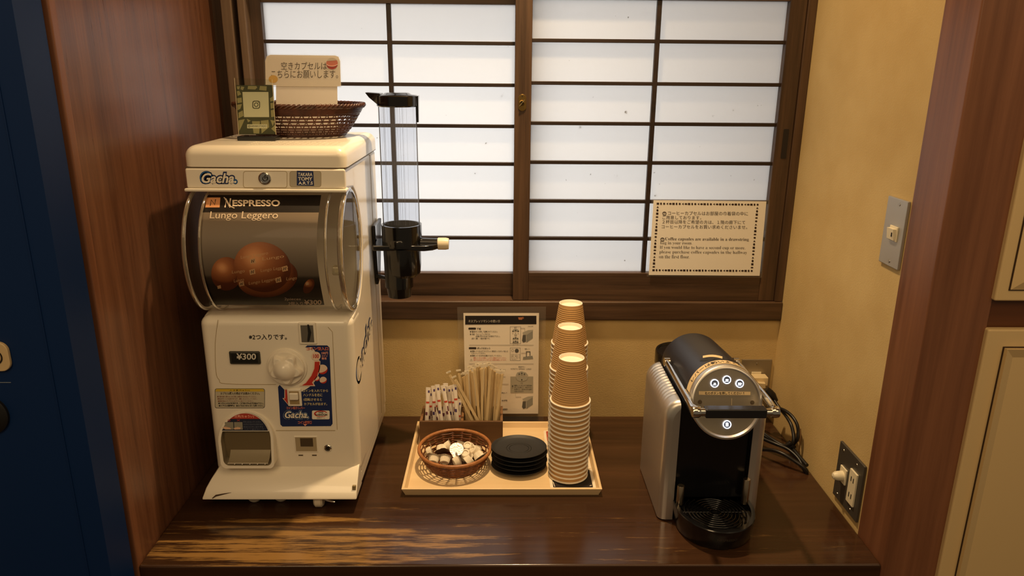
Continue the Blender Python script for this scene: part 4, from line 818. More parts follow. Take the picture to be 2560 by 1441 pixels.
# ---------------------------------------------------------------- tray and what stands on it
W_TRAY = wood('tray_wood', 'd8b888', 'ead0a4', 'x', 60, .45, bump=.06); W_BOX = wood('box_wood', '4a3018', '705030', 'x', 90, .5, bump=.08)
tr = thing('wooden_tray', 'pale rectangular wooden tray with low flared rim in the middle of the counter', 'tray', (.005, 1.335, 0))
TZ = .006; ti = ((-.1715, 1.211), (.1815, 1.459)); to0 = ((-.175, 1.203), (.185, 1.462)); to1 = ((-.181, 1.196), (.1905, 1.470)); tin = ((-.176, 1.2015), (.1855, 1.4645)); RZ = .0165
def rc(q, z): (a, b), (c_, d) = q; return [(a, b, z), (c_, b, z), (c_, d, z), (a, d, z)]
MB().add(rc(to0, .0002) + rc(ti, .0002)[:0] + rc(to0, TZ), [(0, 3, 2, 1), (4, 5, 6, 7), (0, 1, 5, 4), (1, 2, 6, 5), (2, 3, 7, 6), (3, 0, 4, 7)]).build('base', W_TRAY, tr)
MB().add(rc(to0, .0004) + rc(to1, RZ) + rc(tin, RZ) + rc(ti, TZ - .0005), [(i, (i + 1) % 4, 4 + (i + 1) % 4, 4 + i) for i in range(4)] + [(4 + i, 4 + (i + 1) % 4, 8 + (i + 1) % 4, 8 + i) for i in range(4)] + [(8 + i, 8 + (i + 1) % 4, 12 + (i + 1) % 4, 12 + i) for i in range(4)]).build('rim', W_TRAY, tr, bevel=.0008)
# printed cards lying under the cups
def card(name, label, x0, x1, y0, y1, field, marks, z=TZ):
    t = thing(name, label, 'card', ((x0 + x1) / 2, (y0 + y1) / 2, z), 'printed cards under the cups')
    c_ = MB().prism([(x0 + p[0], y0 + p[1]) for p in rrect(0, 0, x1 - x0, y1 - y0, .004)], 'z', z + .0001, z + .0007).build('card', mat('card_white', 'e8dcc4', .5), t)
    mp = lambda u, v: (u, v, z + .0010)
    MB().flat(rrect(x0 + .0055, y0 + .004, x1 - .0055, y1 - .004, .002), mp).build('printed_field', field, c_)
    m2 = lambda u, v: (u, v, z + .0013)
    k_ = MB()
    for u0, v0, u1, v1 in marks: k_.tube([m2(u0, v0), m2(u1, v1)], .0007, 4)
    k_.build('white_marks', WHITE, c_)
def pc(px, py): return AZ(px, py, TZ + .0007)
yA0, yA1 = pc(1370, 1121).y, pc(1360, 1077).y; xA = pc(1361, 1098).x
card('printed_card', 'white edged card with a red printed field beneath the rear cups', xA, xA + .085, yA0, yA1, mat('card_red', 'a83820', .5), [(xA + .013, yA0 + .009, xA + .013, yA0 + .020), (xA + .009, yA0 + .016, xA + .017, yA0 + .017)])
yB0, yB1 = pc(1372, 1172).y, pc(1372, 1125).y
card('printed_card', 'white edged card with a brown printed field between red card and dark card', xA + .001, xA + .086, yB0, yB1 - .001, mat('card_brown', '8a5c38', .5), [])
card('printed_card', 'white edged card with a nearly black printed field beneath the front cups', xA + .0005, xA + .0865, 1.2135, yB0 - .001, mat('card_black', '1c1614', .5), [(xA + .009, 1.219, xA + .007, 1.236), (xA + .075, 1.222, xA + .079, 1.224)])
CZ = TZ + .0016
# paper cups, upside down in three stacks
CUPM = mat('cup_kraft', 'c29860', .75, bump=.08, bscale=150); CUPW = mat('cup_white', 'f0e6d2', .6)
def cup_proto(ribs):
    t = thing('paper_cup', '', 'cup')
    H_, r0, r1 = .087, .0358, .0236
    n = 110 if ribs else 24; out = []
    for i in range(n + 1):
        z = .003 + (H_ - .003) * i / n; k_ = i / n
        rib = .00035 * sin(2 * pi * k_ * 21) if ribs and .05 < k_ < .93 else 0
        out.append((r0 + (r1 - r0) * k_ + rib, z))
    MB().lathe(out, 40).build('wall', CUPM, t, smooth=50)
    MB().lathe([(r0 + .0012 + .0016 * cos(a), .0019 + .0019 * sin(a)) for a in [2 * pi * i / 10 for i in range(11)]], 40).build('rolled_rim', CUPW, t, smooth=60)
    MB().lathe([(r1, H_), (r1 - .0012, H_ + .0002), (r1 - .0018, H_ - .001), (r1 - .0022, H_ - .0065), (0, H_ - .0068)], 40).build('base', CUPW, t, smooth=40)
    return t
plain = cup_proto(False); fancy = cup_proto(True)
stacks = (('front', (.1325, 1.264), 18, .0092), ('middle', (.1365, 1.352), 21, .0093), ('rear', (.1435, 1.422), 24, .0092))
for sname, (sx, sy), cnt, pitch in stacks:
    rnd = random.Random(len(sname))
    for i in range(cnt):          # i = 0 at the bottom
        src = fancy if i >= cnt - 2 else plain
        c_ = copy_tree(src); c_.location = (sx + rnd.uniform(-.00012, .00012), sy + rnd.uniform(-.00012, .00012), CZ + i * pitch)
        k_ = cnt - 1 - i
        c_['label'] = (f'topmost inverted kraft paper cup with its ribbed side bare, {sname} stack' if k_ == 0 else f'inverted kraft paper cup, bottom one of the {sname} stack on the tray' if i == 0 else f'inverted kraft paper cup, {ORD(k_)} from the top of the {sname} stack')
        c_['group'] = f'paper cups in the {sname} stack'
def kill(o):
    for ch in list(o.children): kill(ch)
    bpy.data.objects.remove(o)
kill(plain); kill(fancy)
# saucers
SAU = mat('saucer_black', '201f1e', .55, bump=.04, bscale=250)
sp_ = [(0, .0018), (.030, .0018), (.040, .004), (.0535, .0098), (.0545, .0106), (.0540, .0112), (.0525, .0108), (.0500, .0086), (.046, .0072), (.0248, .0066), (.0243, .0058), (.0236, .0066), (.0196, .0066), (.0190, .0056), (.0184, .0064), (0, .0064)]
for i in range(5):
    k_ = 4 - i
    t = MB().lathe([(0, .0002), (.030, .0002)] + sp_[1:], 64, None, (0, 0, 0)).build('saucer', SAU, smooth=32) if i == 0 else t0.copy()
    if i == 0: t0 = t
    else: COL.objects.link(t)
    t.scale = (1, .86, 1); t.location = (.0385 + (.0008 if i % 2 else -.0006), 1.2900 + (.0006 if i % 3 else -.0004), TZ + .0001 + i * .0091)
    tagit(t, ('matt black saucer with a ringed well, topmost of its stack' if k_ == 0 else 'matt black saucer at the bottom of its stack on the tray' if i == 0 else f'matt black saucer, {ORD(k_)} from the top of its stack'), 'saucer', 'black saucers on the tray')
# light wicker basket
LW = wick('chestnut_wicker', '4c2812', '885028', .4); LW2 = wick('honey_wicker', '84502a', 'b87c48', .4)
lb = thing('wicker_basket', 'round chestnut wicker basket of creamer pots at the front of the tray', 'basket', (-.088, 1.300, TZ))
lc = Vector((-.088, 1.300, TZ + .0005))
def LP(a, t, k=0.): r = .047 + .0225 * min(1, t * 1.05) ** .7 + k; return lc + Vector((r * cos(a), r * 1.055 * sin(a), .002 + .0365 * t))
NS = 22
wk = MB()
for j, t in enumerate((.05, .16, .27, .38, .49, .60, .71, .82)):
    ph = pi * (j % 2); wk.tube([LP(2 * pi * i / 132, t + .006 * sin(5 * a_), .0016 * sin(NS * 2 * pi * i / 132 * .5 * 2 / 2 + ph)) for i, a_ in [(i, 2 * pi * i / 132) for i in range(132)]], .0020 if j % 3 else .0017, 6, closed=True, up=lambda p: (p - lc).normalized(), flat=.55)
wk.build('weavers', LW, lb, smooth=60)
sk2 = MB()
for i in range(NS): sk2.tube([LP(2 * pi * i / NS + .02 * sin(i), t, .0002) for t in (0., .2, .4, .6, .8, .98)], .0016, 5, up=lambda p: (p - lc).normalized(), flat=.5)
sk2.build('stakes', LW, lb, smooth=60)
MB().tube([LP(2 * pi * i / 220, 1.0, .0006) for i in range(220)], [.0034 + .00026 * cos(i * pi * .999) for i in range(220)], 8, closed=True).build('wrapped_rim', LW2, lb, smooth=60)
bt = MB()
for i in range(12): a = pi * i / 12; bt.tube([lc + Vector((.047 * cos(a), .047 * 1.05 * sin(a), .0012 + .0003 * (i % 2))), lc + Vector((-.047 * cos(a), -.047 * 1.05 * sin(a), .0012 + .0003 * (i % 2)))], .0016, 4, up=(0, 0, 1), flat=.5)
for r in (.012, .017, .022, .027, .032, .037, .042, .047): bt.tube([lc + Vector((r * cos(2 * pi * i / 40), r * 1.05 * sin(2 * pi * i / 40), .0022)) for i in range(40)], .0020, 4, closed=True, up=(0, 0, 1), flat=.5)
bt.build('woven_bottom', LW, lb, smooth=60)
# creamer pots: ribbed cup, foil lid with tab
POT = mat('pot_white', 'e8dcc4', .45); FOIL = mat('foil_back', 'b8ac98', .45, .3); FOILP = mat('foil_bright', 'cfc8c4', .38, .85, bump=.5, bscale=260); FOILD = mat('foil_brown', '6a5648', .4, .4, bump=.4, bscale=200)
def pot(label, px, py, z, nrm, spin, lid=FOIL):
    t = thing('creamer_pot', label, 'creamer', (0, 0, 0), 'creamer pots in the wicker basket')
    n = 60; vs = []; fs = []
    P_ = [(.0098, 0, 0), (.0128, .013, 1), (.0134, .0152, 0)]
    prof_ = [(0., .0022), (.0062, .0022), (.0064, 0.), (.0082, 0.)] + [(.0098 + .0030 * k / 5, .0010 + .013 * k / 5) for k in range(6)]
    for r, z_ in prof_:
        for i in range(n):
            rr2 = r + (.0003 * (1 if i % 2 else -1) if z_ > .0008 and r > .009 else 0); a = 2 * pi * i / n; vs.append((rr2 * cos(a), rr2 * sin(a), z_))
    for j in range(len(prof_) - 1):
        for i in range(n): fs.append((j * n + i, j * n + (i + 1) % n, (j + 1) * n + (i + 1) % n, (j + 1) * n + i))
    MB().add(vs, fs).build('pot', POT, t, smooth=25)
    lidp = [(.0162 * cos(a), .0162 * sin(a)) for a in [radians(-60 + 300 * i / 24 + 0) + radians(30) for i in range(25)]] + [(.0075, -.0205), (.0095, -.0205)][:0]
    lidp = [(.0160 * cos(radians(a)), .0160 * sin(radians(a))) for a in range(20, 321, 12)] + [(.0205, -.0045), (.0205, .0025)]
    MB().prism(lidp, 'z', .0142, .0146).build('foil_lid', lid, t)
    nz = Vector(nrm).normalized(); q_ = nz.to_track_quat('Z', 'Y') @ Matrix.Rotation(radians(spin), 3, 'Z').to_quaternion()
    t.scale = (.87, .87, .87); t.rotation_euler = q_.to_euler(); t.location = AZ(px, py, z) - nz * .0065; return t
UP = 180
def bz(px, py): return px, py
BX = lambda cx_, cy_: (1030 + cx_ * 210 / 2017, 1060 + cy_ * 150 / 1441)
for lab, (cx_, cy_), z, tl, tn, ld_ in (
    ('cream pot with a shiny foil lid facing up, uppermost in the wicker basket', (1070, 640), 0.0345, (.05, -.62, .78), -100, FOILP),
    ('cream pot lying back with its brown foil lid turned forward, rear left in the basket', (710, 590), 0.0265, (.12, -.60, -.55), 90, FOILD),
    ('cream pot lying sideways against the far left wall of the basket', (420, 690), 0.0235, (.93, .25, .25), 60, FOIL),
    ('cream pot slumped forward, leftmost of the front row in the basket', (520, 870), 0.0225, (.12, .84, .52), 60, FOIL),
    ('cream pot slumped forward, second from left in the front row of the basket', (790, 880), 0.0215, (.10, .84, .52), 25, FOIL),
    ('cream pot tipped with its lid edge on, third in the front row of the basket', (1070, 910), 0.0205, (.86, .42, .28), 80, FOIL),
    ('cream pot tipped rightward at the front right wall of the basket', (1370, 880), 0.0205, (-.70, -.30, -.55), 30, FOIL),
    ('ribbed cream pot lying against the right wall of the basket', (1590, 760), 0.0245, (.55, -.50, -.60), 60, FOIL),
    ('cream pot turned over with its ringed base up, right beside the shiny lid', (1290, 730), 0.0285, (.10, .55, -.82), 10, FOIL),
    ('cream pot turned over with its ringed base up, at the rear right', (1340, 550), 0.0265, (.10, .50, -.85), 20, FOIL),
    ('cream pot turned over with its base tilted left, between rear and right wall', (1490, 640), 0.0285, (.62, .30, -.70), 30, FOIL),
    ('cream pot behind the shiny lid with its own lid turned edge on', (860, 545), 0.0235, (.90, .30, .25), -20, FOIL),
    ('cream pot deep at the back, mostly behind the shiny foil lid', (1190, 520), 0.0215, (.3, .55, .75), 10, FOIL)):
    px, py = BX(cx_, cy_); pot(lab, px, py, z, tl, tn, ld_)
# wooden caddy with sugar sticks and stirrers
bx0, bx1, by0, by1, bh = -.166, .0065, 1.381, 1.4555, .0605
wb = thing('wooden_caddy', 'brown two-compartment wooden box at the back of the tray holding sticks', 'caddy', ((bx0 + bx1) / 2, by0, TZ))
T_ = .0055; xd = AY(1157, 1040, 1.42).x
W_BOXY = wood('box_wood_side', '5c3c20', '987048', 'y', 90, .5, bump=.08)
MB().box(bx0, bx1, by0, by0 + T_, TZ + .0001, bh).build('front_panel', W_BOX, wb, bevel=.0006)
MB().box(bx0, bx1, by1 - T_, by1, TZ + .0001, bh).build('back_panel', W_BOX, wb, bevel=.0006)
for a in (bx0, xd - T_ / 2, bx1 - T_): MB().box(a, a + T_, by0 + T_, by1 - T_, TZ + .0001, bh - (.002 if a == xd - T_ / 2 else 0)).build('divider' if a == xd - T_ / 2 else 'side_panel', W_BOXY, wb, bevel=.0006)
MB().box(bx0 + T_, bx1 - T_, by0 + T_, by1 - T_, TZ + .0001, TZ + .004).build('bottom', W_BOX, wb)
KX = lambda cx_, cy_: (1040 + cx_ * .13186, 890 + cy_ * .13186)
SUGAR = mat('stick_paper', 'ece2d4', .55); SP = mat('stick_purple', '4c3a6c', .55); SR = mat('stick_red', 'd05038', .55); SB = mat('stick_plum', '6c3c4a', .55)
zf0 = TZ + .0045
def along(top_px, bot_px, ytop, ybot, zb=zf0):
    """axis of a stick: its top seen at a pixel at depth ytop, running down through a second pixel to the box floor"""
    a = AY(*KX(*top_px), ytop); b = AY(*KX(*bot_px), ybot); d = (b - a); k_ = (zb - a.z) / d.z; return a, a + d * k_
sticks = [(235, 600, 203, 1225, .003), (282, 650, 262, 1225, .012), (330, 570, 352, 1225, .006), (400, 545, 478, 1225, .0015), (505, 560, 632, 1225, .002), (560, 520, 585, 1225, .013), (590, 600, 520, 1225, .012), (612, 575, 680, 1225, .010), (680, 560, 720, 1225, .014), (735, 545, 780, 1225, .0025), (820, 820, 815, 1225, .008), (265, 720, 420, 1225, .017), (655, 620, 650, 1225, .020), (455, 650, 300, 1225, .021)]
rnd = random.Random(5)
order = sorted(range(len(sticks)), key=lambda i: sticks[i][0])
for rank, i in enumerate(order):
    tx_, ty_, bx_, by_, dd = sticks[i]
    y0_ = by0 + T_ + .0055 + dd * 1.9
    a, b = along((tx_, ty_), (bx_, by_), y0_ + .006, y0_)
    b.x = min(max(b.x, bx0 + T_ + .005), xd - T_ / 2 - .005)
    b.y = min(max(b.y, by0 + T_ + .005), by1 - T_ - .005)
    t = thing('sugar_stick', f'white paper sugar stick with red and purple marks, {ORD(rank)} from the left in the caddy', 'sugar stick', tuple(b), 'sugar sticks in the wooden caddy')
    ax = (a - b).normalized(); L_ = (a - b).length; sd = Vector((1, 0, 0)); sd = (sd - ax * sd.dot(ax)).normalized(); nn_ = ax.cross(sd) ; nn_ = nn_ if nn_.y < 0 else -nn_
    def SP_(w_, l, f_, a_): return b + ax * l + sd * (w_ * cos(a_)) + nn_ * (f_ * sin(a_))
    secs = [(0, .0052, .0004), (.005, .0050, .0006), (.016, .0043, .0030), (L_ * .5, .0041, .0034), (L_ - .020, .0043, .0030), (L_ - .008, .0050, .0006), (L_, .0052, .0003)]
    m_ = MB(); m_.grid(lambda u, v: SP_(secs[round(v * 6)][1], secs[round(v * 6)][0], secs[round(v * 6)][2], 2 * pi * u), 16, 6, True)
    m_.f.append(tuple(range(15, -1, -1))); m_.f.append(tuple(6 * 16 + q_ for q_ in range(16)))
    so_ = m_.build('packet', SUGAR, t, smooth=50)
    sh = rnd.uniform(-.004, .004); side_ = rnd.choice((-1, 1))
    def patch(l0, l1, w0, w1, m, nm):
        def fn(u, v):
            l = l0 + (l1 - l0) * v; w_ = w0 + (w1 - w0) * u
            for q_ in range(6):
                if secs[q_][0] <= l <= secs[q_ + 1][0]: k2 = (l - secs[q_][0]) / (secs[q_ + 1][0] - secs[q_][0]); ww = secs[q_][1] * (1 - k2) + secs[q_ + 1][1] * k2; ff = secs[q_][2] * (1 - k2) + secs[q_ + 1][2] * k2
            x_ = max(-.97, min(.97, w_ / ww)); return b + ax * l + sd * (x_ * ww) + nn_ * (ff * sqrt(1 - x_ * x_) + .00025)
        MB().grid(fn, 6, 4).build(nm, m, so_)
    patch(L_ - .0115 + sh * .3, L_ - .0065 + sh * .3, -.0005, .0032, SP, 'purple_mark'); patch(L_ - .035 + sh, L_ - .031 + sh, -.0030, .0036, SR, 'red_mark')
    patch(L_ - .061 + sh, L_ - .054 + sh, -.0034, .0012, SP if rnd.random() < .6 else SB, 'plum_mark')
    if rnd.random() < .6: patch(L_ - .054 + sh, L_ - .043 + sh, .0012, .0036, SB if rnd.random() < .5 else SR, 'red_mark')
STIR = wood('stirrer_wood', 'f0d09a', 'fae4b4', 'z', 90, .55, bump=.05); SLEEVE = clear('sleeve_film', (.99, .99, .98), .07, .05); SEAL = mat('seal_white', 'e4d8be', .5)
stirs = [(640, 360, 1068, 1225, .0052), (745, 450, 1165, 1225, .0008), (815, 330, 935, 1000, .020), (920, 380, 960, 1225, .016), (965, 350, 1010, 1225, .012), (1025, 270, 1090, 1225, .022), (1110, 245, 1205, 1225, .006), (1160, 215, 1180, 1225, .016), (1205, 205, 1235, 1225, .022), (1262, 225, 1248, 1225, .008), (1320, 215, 1310, 1225, .012), (1380, 195, 1330, 1225, .017), (1440, 250, 1378, 1225, .010), (1490, 280, 1420, 1225, .020), (1535, 330, 1480, 1225, .014), (1600, 350, 1570, 1225, .020), (1640, 340, 1515, 1225, .004), (1060, 300, 1130, 1225, .013), (1230, 235, 1290, 1225, .013), (1410, 230, 1345, 1225, .005), (1350, 215, 1400, 1225, .020), (890, 400, 925, 1225, .021), (1570, 345, 1600, 1225, .012)]
order = sorted(range(len(stirs)), key=lambda i: stirs[i][0])
for rank, i in enumerate(order):
    tx_, ty_, bx_, by_, dd = stirs[i]; y0_ = by0 + T_ + .004 + dd * 2.0
    a, b = along((tx_, ty_), (bx_, by_), y0_ + .010, y0_)
    b.x = min(max(b.x, xd + T_ / 2 + .004), bx1 - T_ - .004); b.y = min(max(b.y, by0 + T_ + .003), by1 - T_ - .004)
    lab = 'wrapped wooden stirrer leaning far left over the sugar sticks' if rank == 0 else 'wrapped wooden stirrer leaning at the far right end of the caddy' if rank == len(stirs) - 1 else f'wooden stirrer in clear wrap, {ORD(rank)} from the left in the caddy'
    t = thing('stirrer', lab, 'stirrer', tuple(b), 'wrapped stirrers in the wooden caddy')
    ax = (a - b).normalized(); L_ = (a - b).length; sd = Vector((1, rnd.uniform(-.35, .35), 0)); sd = (sd - ax * sd.dot(ax)).normalized(); nn_ = ax.cross(sd)
    def bar(w_, th, l0, l1, o_=0., round_=0.):
        m_ = MB(); q_ = [(-w_, l0), (w_, l0), (w_, l1 - round_)] + ([(w_ * cos(r2), l1 - round_ + round_ * sin(r2)) for r2 in (pi / 4, pi / 2, 3 * pi / 4)] if round_ else [(w_, l1), (-w_, l1)]) + [(-w_, l1 - round_)]
        n_ = len(q_); return m_.add([b + ax * l + sd * x + nn_ * (o_ - th) for x, l in q_] + [b + ax * l + sd * x + nn_ * (o_ + th) for x, l in q_], [tuple(range(n_ - 1, -1, -1)), tuple(range(n_, 2 * n_))] + [(k2, (k2 + 1) % n_, n_ + (k2 + 1) % n_, n_ + k2) for k2 in range(n_)])
    bar(.0027, .0007, 0.001, L_, 0, .0015).build('stick', STIR, t)
    sv_ = MB()
    def film(u, v): # crumpled film sleeve round the stick
        a_ = 2 * pi * u; l = (L_ + .0075) * v; w_ = .0045 + .0004 * sin(l * 700 + rank); f_ = .0013 + .0005 * sin(l * 900 + a_ * 2 + rank * 2)
        if v > .93: f_ *= .3
        return b + ax * l + sd * (w_ * cos(a_)) + nn_ * (f_ * sin(a_))
    sv_.grid(film, 10, 26, True).build('film_sleeve', SLEEVE, t, smooth=70)
    bar(.0050, .0004, L_ + .0045, L_ + .0080).build('seal_strip', SEAL, t)
# ---------------------------------------------------------------- coffee machine
ALU = mat('brushed_silver', 'dcd8d2', .36, .85, aniso=.3); MBLK = mat('matt_black', '1c1c20', .30, spec=.6); FACEM = mat('satin_face', 'b4a894', .36, .85)
cm = thing('coffee_machine', 'silver and black capsule coffee machine with lit round buttons and a chrome lever', 'coffee machine', (.366, 1.2, 0))
cx0, cx1, cyf, cyb = .279, .453, 1.120, 1.305
MB().box(.3030, .428, 1.130, 1.300, .004, .222).build('core', BLACKP, cm, bevel=.002)
def side_panel(sgn):
    xo = cx0 if sgn < 0 else cx1; th = .0250 if sgn < 0 else .0235
    RT = .030; HT = .229
    def sec(s):   # outline seen from the front: foot outside -> round shoulder -> top inside; returns (inset from the outer face, z, shoulder weight)
        if s < .72: z = .003 + (HT - RT - .003) * s / .72; return 0., z, max(0., min(1., (z - .14) / .05))
        a = (s - .72) / .28 * pi / 2; return RT * .85 * (1 - cos(a)), HT - RT + RT * sin(a), 1.
    NV, NU = 130, 26
    def fn(u, v):
        y = cyf + (cyb - cyf) * v; i_, z, w_ = sec(u)
        R_ = .013; e_ = 0.
        if y < cyf + R_: k_ = (cyf + R_ - y) / R_; e_ = R_ * (1 - sqrt(max(0., 1 - k_ * k_)))
        if y > cyb - R_: k_ = (y - cyb + R_) / R_; e_ = R_ * .6 * (1 - sqrt(max(0., 1 - k_ * k_)))
        rib = .0011 * (.5 + .5 * cos(2 * pi * (y - 1.155) / .0115)) * w_ * max(0., min(1., (y - 1.150) / .008)) * max(0., min(1., (1.290 - y) / .008))
        i2 = min(th, i_ + e_ + rib * (1 if u < .85 else .6)); z2 = z - (e_ * .7 if u > .6 else 0) - (rib if u > .8 else 0)
        return Vector((xo + i2 if sgn < 0 else xo - i2, y, z2))
    m_ = MB().grid(fn, NU, NV)
    xi = xo + th if sgn < 0 else xo - th
    m_.grid(lambda u, v: Vector((fn(1, v).x + (xi - fn(1, v).x) * u, cyf + (cyb - cyf) * v, fn(1, v).z)), 1, NV)
    for v in (0., 1.): m_.grid(lambda u, q_: Vector((fn(u, v).x + (xi - fn(u, v).x) * q_, fn(u, v).y, fn(u, v).z)), NU, 1)
    return m_.build('side_panel', ALU, cm, smooth=50)
side_panel(-1); side_panel(1)
# tilted black head: cylinder whose front is cut at a slant
F = Vector((.3665, 1.082, .2465)); at_ = radians(5.5); ft_ = radians(18)
axd = Vector((0, cos(at_), -sin(at_))); upd = Vector((0, sin(at_), cos(at_))); RC, LC = .0587, .222
def CY(a, s, k=1., sl=1.):   # a = angle (90 deg = top), s = distance back along the axis
    return F + axd * (s + sl * RC * k * sin(a) * math.tan(ft_ - at_)) + Vector((RC * k * cos(a), 0, 0)) + upd * (RC * k * sin(a))
hd = MB().grid(lambda u, v: CY(2 * pi * u, .0195 + (LC - .0235) * v, 1, 1 - v), 72, 12, True).grid(lambda u, v: CY(2 * pi * u, LC - .004 + .004 * sin(pi / 2 * v), 1 - .06 * (1 - cos(pi / 2 * v)), 0), 72, 5, True).grid(lambda u, v: CY(2 * pi * u, LC, .94 * (1 - v) + .001, 0), 72, 2, True).build('head', mat('head_black', '3a3a40', .36, .55), cm, smooth=50)
co_ = MB().grid(lambda u, v: CY(2 * pi * u, .0005 + .019 * v, 1.), 72, 3, True).grid(lambda u, v: CY(2 * pi * u, .0005 - .003 * sin(pi / 2 * v), 1. - .06 * (1 - cos(pi / 2 * v)) * 1.2), 72, 5, True).grid(lambda u, v: CY(2 * pi * u, -.0025 + .004 * v, .928 - .03 * v), 72, 3, True).build('collar', ALU, cm, smooth=60)
fc = MB().grid(lambda u, v: CY(2 * pi * u, .0015, .90 * (1 - v) + .001), 72, 4, True).build('face', FACEM, cm, smooth=60)
nF = (upd * cos(ft_ - at_) - axd * sin(ft_ - at_)); nF = Vector((0, -cos(ft_), sin(ft_)))
def FACE(l):
    o_ = CY(0, .0015) ; o_ = Vector((F.x, o_.y, o_.z)) + nF * l
    return lambda px, py: (lambda d: EYE + d * ((o_ - EYE).dot(nF) / d.dot(nF)))(ray(px, py))
A1, A2, A3 = FACE(.0006), FACE(.0010), FACE(.0014)
MF = Matrix((Vector((1, 0, 0)), nF.cross(Vector((1, 0, 0))), nF)).transposed()
LED = mat('led_white', 'ffffff', .5, emit='dfe8ff', estr=5.); BTN = mat('button_slate', '5a6270', .35)
def button(px, py, icon):
    c_ = A1(px, py)
    b_ = MB().lathe([(.0066, -.0004), (.0066, .0006), (0, .0009)], 28, MF, c_).build('button', BTN, fc, smooth=30)
    MB().lathe([(.0067, .0003), (.0067, .0010), (.0055, .0011), (.0055, .0003)], 28, MF, c_).build('light_ring', LED, b_, smooth=30)
    FI = FACE(.0019); m_ = MB()
    for poly in icon: m_.flat([(px + x, py + y) for x, y in poly], FI)
    m_.build('cup_icon', mat('icon_lit', 'ffffff', .5, emit='dfe6f4', estr=2.2), b_)
cupi = lambda k: [[(-3.2 * k, -1.5 * k), (3.2 * k, -1.5 * k), (2.4 * k, 2.6), (-2.4 * k, 2.6)], [(-5, 3.4), (5, 3.4), (4, 4.8), (-4, 4.8)], [(3 * k, -.8), (4.6 * k, -.8), (4.2 * k, 1.6), (2.8 * k, 1.6)]]
button(1786.5, 959, cupi(.72)); button(1817, 950, cupi(1.)); button(1849, 959.5, cupi(1.3)); button(1817.5, 1062, [[(-3.6, -3.6), (-1.6, -5), (2, -5), (3.8, -3.4), (3.6, 5), (-3.2, 5)]])
TAPE = mat('beige_tape', 'd8be90', .6)
tp = MB().flat([(1747, 978.5), (1876, 980), (1876, 988.5), (1747, 987.5)], A1).build('label_tape', TAPE, fc)
MB().text('右のボタンを押してください ↑', 1762, 987, 1862, 980, A2, .02).build('tape_lettering', INK, tp)
for px, py in ((1750, 1006), (1881, 1007)): MB().flat(circ(px, py, 5.2), A1).build('screw_cap', mat('cap_bronze', '6a5c48', .4, .8), fc)
MB().flat([(1828.5, 997), (1830, 997), (1830, 1014), (1828.5, 1014)], A1).build('face_line', mat('line_pale', 'b8a888', .5), fc)
tq = MB().grid(lambda u, v: CY(radians(168 - 146 * u),   .0090 + .0185 * v, 1.008), 40, 1).build('curved_tape', TAPE, co_, smooth=60)
s_ = MB()
def CT(u, v): return CY(radians(152 - 118 * u), .0125 + .0115 * v, 1.013)
txt = 'レバーは勢いよく倒して'
v_, f_ = text_mesh(txt, .01); a0 = min(p[0] for p in v_); a1 = max(p[0] for p in v_); b0 = min(p[1] for p in v_); b1 = max(p[1] for p in v_)
s_.add([CT((p[0] - a0) / (a1 - a0), (p[1] - b0) / (b1 - b0)) for p in v_], f_); s_.build('tape_lettering', INK, tq)
# slot and its tape on top of the head
def HS(px, py, k=1.0):  # pixel onto the cylinder
    d = ray(px, py); o_ = EYE - F
    dp_ = d - axd * d.dot(axd); op_ = o_ - axd * o_.dot(axd); A_ = dp_.dot(dp_); B_ = 2 * dp_.dot(op_); C_ = op_.dot(op_) - (RC * k) ** 2
    return EYE + d * ((-B_ - sqrt(max(0, B_ * B_ - 4 * A_ * C_))) / (2 * A_))
slt = [(1749, 903), (1757, 898.5), (1768, 895), (1785, 893), (1804, 894), (1811, 897)]; slb = [(1750, 904.5), (1758, 902.5), (1766, 902), (1785, 900), (1804, 899.5), (1812, 898.5)]
MB().add([HS(*p, 1.006) for p in slt] + [HS(*p, 1.006) for p in slb], [(i, i + 1, 7 + i, 6 + i) for i in range(5)]).build('slot', INK, hd)
t1 = [(1757 + 49 * i / 6, 891.5 - 3.6 * sin(pi * i / 6) + .3 * i) for i in range(7)]
MB().add([HS(x, y - 1.5, 1.008) for x, y in t1] + [HS(x, y + 4, 1.008) for x, y in t1], [(i, i + 1, 8 + i, 7 + i) for i in range(6)]).build('label_tape', TAPE, hd)
# chrome lever
GZ = .252; yg = 1.036
lv_ = MB().tube([(.304, yg, GZ), (.429, yg, GZ)], .0066, 14).build('lever', CHROME, cm, smooth=50)
for x in (.3025, .4305):
    MB().tube([(x, 1.240, GZ + .001), (x, 1.20, GZ + .0025), (x, 1.07, GZ + .002), (x, 1.05, GZ), (x + (.004 if x < .36 else -.004), yg + .003, GZ + .0005)], [.0035, .0042, .0045, .005, .0055], 10, up=(0, 0, 1), flat=1.5).build('lever_arm', CHROME, lv_, smooth=50)
MB().box(.318, .4135, yg - .0085, yg + .0085, GZ - .0072, GZ + .0078).build('grip', MBLK, lv_, bevel=.002)
for x in (.305, .428): MB().lathe([(0, -.006), (.0085, -.006), (.0095, -.003), (.0095, .003), (.0085, .006), (0, .006)], 20, Matrix.Rotation(pi / 2, 3, 'Y'), (x, yg + .001, GZ)).build('lever_joint', CHROME, lv_, smooth=40)
for x in (.3035, .4295): MB().lathe([(0, -.005), (.008, -.005), (.008, .005), (0, .005)], 20, Matrix.Rotation(pi / 2, 3, 'Y'), (x, 1.240, GZ)).build('pivot', CHROME, lv_, smooth=40)
